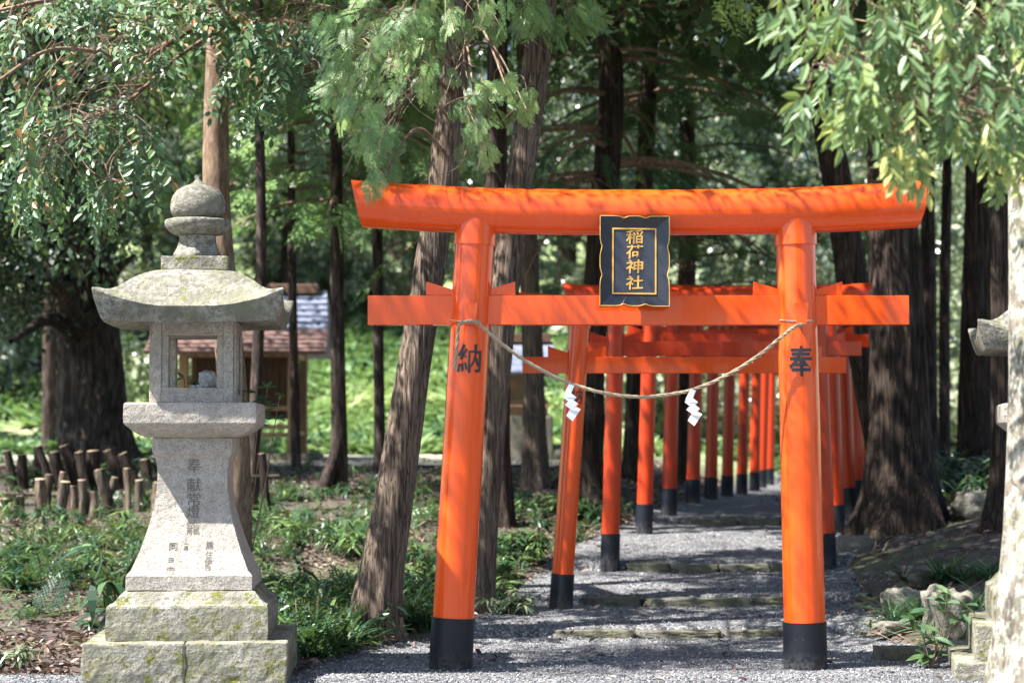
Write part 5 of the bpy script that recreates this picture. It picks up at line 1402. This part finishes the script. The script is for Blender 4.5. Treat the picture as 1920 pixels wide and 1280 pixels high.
# plaque
def plaque():
    Yp = Yt - .20; s_ = mpp(Yp)
    c = at(1189.5, 491, Yp); w_, h_ = 130 * s_ / 2, 171 * s_ / 2
    root = thing("name_plaque", "black lacquered plaque with gold lettering hung in the middle of the first gate", "plaque", (c.x, Yp, c.z))
    root.rotation_euler = (R(-5), R(.6), 0)
    def outline(w_, h_, dp, n=13):
        """scalloped rectangle: cusps at thirds"""
        P = []
        def side(p, q, inw, cusps=2):
            m = cusps + 1
            for k in range(m):
                for i in range(n):
                    t = (k + i / n) / m; u = i / n
                    # shallow arcs between cusps; ends flat
                    b = dp * (abs(math.cos(math.pi * u)) ** 5)
                    if k == 0 and u < .5: b = 0
                    if k == m - 1 and u > .5: b = 0
                    if k == 0: b = dp * (max(0, u - .45) / .55) ** 4.5
                    if k == m - 1: b = dp * (max(0, .55 - u) / .55) ** 4.5
                    P.append((p[0] + (q[0] - p[0]) * t + inw[0] * b, p[1] + (q[1] - p[1]) * t + inw[1] * b))
        side((-w_, -h_), (w_, -h_), (0, 1)); side((w_, -h_), (w_, h_), (-1, 0)); side((w_, h_), (-w_, h_), (0, -1)); side((-w_, h_), (-w_, -h_), (1, 0))
        return P
    O = outline(w_, h_, .012); k = len(O)
    iw, ih = 41.5 * s_, 63 * s_; io = (-.5 * s_, .5 * s_)
    per = k // 4
    I = []
    cor = [(-iw, -ih), (iw, -ih), (iw, ih), (-iw, ih)]
    for q in range(4):
        a, b = cor[q], cor[(q + 1) % 4]
        for i in range(per): I.append((a[0] + (b[0] - a[0]) * i / per + io[0], a[1] + (b[1] - a[1]) * i / per + io[1]))
    V = [(x, -.035, z) for x, z in O] + [(x, -.012, z) for x, z in I] + [(x, .03, z) for x, z in O]
    f = [(i, (i + 1) % k, (i + 1) % k + k, i + k) for i in range(k)] + [(i + 2 * k, (i + 1) % k + 2 * k, (i + 1) % k, i) for i in range(k)] + [tuple(range(3 * k - 1, 2 * k - 1, -1))]
    mb = MB(); mb.add(V, f); mb.build("frame", LACQ, root, local=True)
    O2 = [(x * 1.0, z) for x, z in O]
    tr = 1.9 * s_ / 2
    P = np.array([(x, -.036, z) for x, z in O] + [(O[0][0], -.036, O[0][1])]); mb = MB(); tube(mb, P, tr, 6, 0, False, False, (0, 1, 0)); mb.build("gold_edge", GOLD, root, local=True)
    mb = MB(); mb.box((io[0], -.010, io[1]), (2 * iw - .004, .010, 2 * ih - .004)); mb.build("panel", PANEL, root, local=True)
    mb = MB(); b_ = 2.7 * s_
    for sx in (-1, 1): mb.box((io[0] + sx * (iw - b_ / 2), -.016, io[1]), (b_, .010, 2 * ih))
    for sz in (-1, 1): mb.box((io[0], -.016, io[1] + sz * (ih - b_ / 2)), (2 * iw - 2 * b_, .010, b_))
    mb.build("gold_border", GOLD, root, local=True)
    for ch, py in (("稲", 444), ("荷", 472.5), ("神", 500.5), ("社", 531)):
        zc = (491 - py) * s_; xc = .2 * s_
        letter("gold_writing", ch, 32 * s_, 26.5 * s_, lambda a, b, d: (xc + a + .03 * b, -.0165 - d, zc + b + .05 * a), GOLD, root, .012, .02, .0015)
    mb = MB()
    for sx in (-1, 1): mb.box((sx * w_ * .6, .075, h_ * .55), (.02, .09, .02)); mb.box((sx * w_ * .6, .06, -h_ * .75), (.02, .06, .02))
    mb.build("bracket", BLACK, root, local=True)
plaque()

# rope
def rope(path, rad, name, label, turns_per_m=14, n=None):
    P = np.array(path, float); ln = np.linalg.norm(np.diff(P, axis=0), axis=1).sum(); n = n or int(ln / .008); Q = catmull(P, n)
    T = np.gradient(Q, axis=0); T /= np.linalg.norm(T, axis=1)[:, None]
    U = np.cross(T, [0, 1, 0]); U /= np.linalg.norm(U, axis=1)[:, None]; W = np.cross(T, U)
    al = np.linspace(0, ln, n)
    root = None; mb = MB()
    for k in range(3):
        ph = al * turns_per_m * 2 * math.pi / 2 + k * 2 * math.pi / 3
        S = Q + (U * np.cos(ph)[:, None] + W * np.sin(ph)[:, None]) * rad * .55
        tube(mb, S, rad * .56 * (1 + .12 * np.sin(al * 90 + k * 2)), 6, 0, True, True)
    rg = np.random.RandomState(5)
    for k in range(int(ln * 26)):        # loose straw ends
        i = rg.randint(2, n - 2); a = Q[i]; d = unit(rg.normal(size=3) + T[i] * 1.5) * rg.uniform(.012, .035)
        tube(mb, np.array([a + unit(d) * rad * .7, a + d * .6 + [0, 0, -.003], a + d + [0, 0, -.01]]), .0011, 3, 0, False, False)
    return mb
yf = Yt - .19
rp = [at(870, 604, yf), at(892, 604, yf), at(935, 640, yf + .01), at(985, 676, yf + .03), at(1040, 706, yf + .04), at(1085, 724, yf + .04), at(1140, 738, yf + .04), at(1200, 744, yf + .04), at(1250, 740, yf + .04), at(1300, 730, yf + .04), at(1360, 705, yf + .03), at(1420, 668, yf + .02), at(1465, 632, yf), at(1490, 613, yf), at(1506, 608, yf)]
mb = rope(rp, 3.4 * mpp(Yt), "rope", "")
tl_ = [at(868, 602, yf), at(860, 612, yf), at(857, 640, yf - .0), at(854, 670, yf), at(852, 694, yf)]
m2 = rope(tl_, 3.3 * mpp(Yt), "rope", "")
o = mb.build("straw_rope", ROPE); tag(o, "twisted straw rope sagging between the posts of the first gate", "rope")
tl_o = m2.build("rope_tail", ROPE); tl_o.parent = o
mb = MB()
for (pxc, A) in ((878, pl), (1495, pr2)):
    c = at(pxc, 603, Yt); n_ = 30; a = np.linspace(0, 2 * math.pi, n_ + 1); rr = 38.5 * s
    P = np.stack([c.x + np.sin(a) * rr, Yt - np.cos(a) * rr, c.z + .02 * (1 - np.cos(a)) - .004], 1); tube(mb, P, .004, 5, 0, True, False)
tieo = mb.build("tie_cord", ROPE); tieo.parent = o
# zigzag paper streamers
def shide(px, py, label, flip=1):
    Yp = Yt - .17; s_ = mpp(Yp); mb = MB()
    c = at(px, py, Yp); 
    pcs = [((0, 0), 18, 14), ((-5, 19), 22, 15), ((3, 37), 22, 15), ((2, 52), 26, 19)]
    prev = None
    pts = [((8, -2), (-9, 22)), ((6, 18), (-10, 32)), ((9, 30), (-8, 50)), ((12, 46), (-2, 66))]
    # parallelogram panels folded over each other
    W = [(6, -3), (-3, -1), (-8, 24), (0, 20)]
    quads = [[(-1, -3), (9, 1), (0, 22), (-12, 18)], [(0, 12), (14, 22), (3, 33), (-13, 22)], [(3, 24), (17, 34), (5, 46), (-10, 36)], [(6, 36), (22, 44), (6, 66), (-7, 56)]]
    for i, q in enumerate(quads):
        dy = .003 * (i % 2) + .001 * i
        tl = .010 * (1 if i % 2 else -1)
        V = [(x * s_ * flip * .95, dy - .0005 + tl * (k in (0, 1)), -z * s_ * 1.02) for k, (x, z) in enumerate(q)] + [(x * s_ * flip * .95, dy + .0010 + tl * (k in (0, 1)), -z * s_ * 1.02) for k, (x, z) in enumerate(q)]
        mb.add(V, [(3, 2, 1, 0), (4, 5, 6, 7), (0, 1, 5, 4), (1, 2, 6, 5), (2, 3, 7, 6), (3, 0, 4, 7)])
    o = mb.build("paper_streamer", PAPER); o.location = (c.x, Yp, c.z); tag(o, label, "paper streamer", "white paper streamers hung on the rope")
shide(1068, 722, "white zigzag paper streamer on the left part of the rope", 1); shide(1296, 731, "white zigzag paper streamer on the right part of the rope", 1)

# ------------------------------------------------------------------ individual plants
rng = np.random.RandomState(120)
def plant(px, py, Y, label, build, mats, name="leafy_plant", cat="plant", z=None):
    p = at(px, py, Y); z_ = Hs(p.x, p.y) if z is None else z
    root = thing(name, label, cat, (p.x, Y, z_)); mb = MB(); build(mb, np.array([p.x, Y, z_])); mb.build("foliage", mats, root); return root
def bigfern(mb, b):
    for k in range(7):
        az = rng.uniform(-.6, 3.6); h = rng.uniform(.42, .74); e = b + np.array([math.cos(az) * .28, -.1 + math.sin(az) * .12, h])
        Q = catmull([b, (b + e) / 2 + [0, 0, .12], e], 9); tube(mb, Q, np.linspace(.005, .002, 9), 4, 1, False, False)
        for j in range(9):
            a = Q[rng.randint(3, 9)]; d = np.array([rng.uniform(-1, 1), rng.uniform(-.6, .2), rng.uniform(-1, .1)])
            scatter(mb, BLW[0], a, d, rng.uniform(.20, .32), rng, .3, rng.uniform(0, .7))
plant(240, 1015, 12.9, "large dark lance-leaved plant left of the left lantern's shaft", bigfern, [LF_HERB, TWIG])
def sapl(mb, b, top=None):
    for (dx, dz, n_) in ((-.12, .34, 5), (0.02, .20, 4), (.10, .47, 6), (.2, .40, 4), (-.02, .08, 4)):
        e = b + np.array([dx, rng.uniform(-.08, .05), dz]); Q = catmull([b, (b + e) / 2 + [.02, 0, .03], e], 8); tube(mb, Q, np.linspace(.005, .0025, 8), 4, 1, False, False)
        for j in range(n_ + 4):
            a = Q[-1 - rng.randint(0, 3)]; az = rng.uniform(0, 6.28); d = unit([math.cos(az), math.sin(az) * .7 - .2, rng.uniform(-.35, .5)])
            v, q = leafquads(a, d, unit(np.array([0, -.5, 1]) - d * np.dot(d, [0, -.5, 1])), rng.uniform(.10, .15), .058, .2, .12); mb.add(v, q, 0, [rng.uniform(.2, .9)] * 2)
plant(1745, 1255, 12.4, "young sapling with glossy green leaves in front of the rock, right foreground", sapl, [LF_CAM, TWIG], "sapling")
def tuftb(n_, ln, sp):
    return lambda mb, b: [tuft(mb, b[0] + rng.normal() * sp, b[1] + rng.normal() * sp * .5, b[2], 60, ln, rng, BL2, (.3, 1.4), rng.uniform(.1, .6), .02) for _ in range(n_)]
BL2 = [blade_tm(.035, 5, .7), blade_tm(.03, 5, 1.0)]
plant(1715, 1085, 14.2, "low fine-bladed grass tuft left of the cracked rock", tuftb(7, .30, .12), LF_GRASS, "grass_tuft", "grass tuft")
plant(1835, 1110, 13.7, "tall fine-bladed grass tuft beside the right lantern's base", tuftb(9, .36, .10), LF_GRASS, "grass_tuft", "grass tuft")
plant(1800, 1040, 15.3, "loose grass patch on the bank above the cracked rock", tuftb(9, .30, .26), LF_GRASS, "grass_tuft", "grass tuft")
def herb(n_, sp, h, ln):
    return lambda mb, b: [stemplant(mb, b[0] + rng.normal() * sp, b[1] + rng.normal() * sp * .6, b[2], h * rng.uniform(.6, 1.1), rng, 3, ln, BLW, rng.uniform(.3, .95)) for _ in range(n_)]
plant(950, 1110, 15.2, "bright green leafy clump just right of the first gate's left post", herb(10, .10, .16, .12), [LF_BUSH, TWIG])
plant(960, 1010, 17.6, "dark green clump at the path edge behind the bright one", herb(20, .2, .25, .16), [LF_HERB, TWIG])
plant(1080, 975, 20.5, "dark low plants before the flared cedar foot left of the third gate", herb(24, .28, .2, .16), [LF_HERB, TWIG])
plant(60, 1060, 14.8, "bright yellow-green seedling in the dead leaves at the lower left", herb(4, .05, .14, .10), [LF_BUSH, TWIG])
plant(40, 1235, 12.3, "small green seedling in the dead leaves at the bottom left corner", herb(4, .07, .16, .11), [LF_BUSH, TWIG])
plant(1590, 985, 18.2, "small dark sprig on the boulder by the gate posts", herb(5, .05, .14, .10), [LF_HERB, TWIG])
plant(1810, 905, 21.5, "sunlit fern clump between the two cedars on the right", herb(26, .35, .4, .2), [LF_BUSH, TWIG], "fern")
def sprig(mb, b):
    o = np.array(lw(.30, .36, 1.40))
    for (dx, dz) in ((.02, .42), (.12, .38), (-.06, .36), (.2, .32), (-.30, .42), (-.38, .36), (-.22, .38), (-.28, .36)):
        e = np.array([o[0] + dx, o[1] + rng.uniform(-.04, .04), b[2] + dz]); Q = catmull([b, [(b[0] + e[0]) / 2, e[1], (b[2] + e[2]) / 2], e], 20); tube(mb, Q, np.linspace(.006, .0025, 20), 4, 1, False, False)
        for j in range(16):
            a = Q[-1 - rng.randint(0, 3)] ; az = rng.uniform(0, 6.28); d = unit([math.cos(az) * 1.2, math.sin(az) * .6 - .3, rng.uniform(-.3, .5)])
            v, q = leafquads(a, d, unit(np.array([0, -.5, 1]) - d * np.dot(d, [0, -.5, 1])), rng.uniform(.05, .08), .028, .25, .1); mb.add(v, q, 0, [rng.uniform(.1, .7)] * 2)
p_ = lw(.12, .62, 0); 
def sprig2(mb, b):
    top = 1.80
    for (dx, z_) in ((.02, 1.72), (.14, 1.74), (-.06, 1.68), (.22, 1.70), (.1, 1.66), (-.18, 1.78), (-.24, 1.76), (-.30, 1.80), (-.12, 1.80)):
        o = lw(.26 + dx if dx > -.1 else dx + .18, .40, z_); e = np.array(o); Q = catmull([b, [b[0] * .4 + e[0] * .6, e[1] + .05, (b[2] + e[2]) / 2], e], 24); tube(mb, Q, np.linspace(.007, .0025, 24), 4, 1, False, False)
        for j in range(15):
            a = Q[-1 - rng.randint(0, 3)]; az = rng.uniform(0, 6.28); d = unit([math.cos(az) * 1.2, math.sin(az) * .6 - .3, rng.uniform(-.3, .5)])
            v, q = leafquads(a, d, unit(np.array([0, -.5, 1]) - d * np.dot(d, [0, -.5, 1])), rng.uniform(.05, .08), .03, .25, .1); mb.add(v, q, 0, [rng.uniform(.1, .7)] * 2)
root = thing("leafy_shrub", "glossy-leaved shrub behind the left lantern, showing in its window and at its right", "shrub", (p_.x, p_.y, Hs(p_.x, p_.y)))
mb = MB(); sprig2(mb, np.array(root.location)); mb.build("foliage", [LF_CAM, TWIG], root)
print("verts", sum(len(o.data.vertices) for o in bpy.data.objects if o.type == 'MESH'), "objs", len(bpy.data.objects))
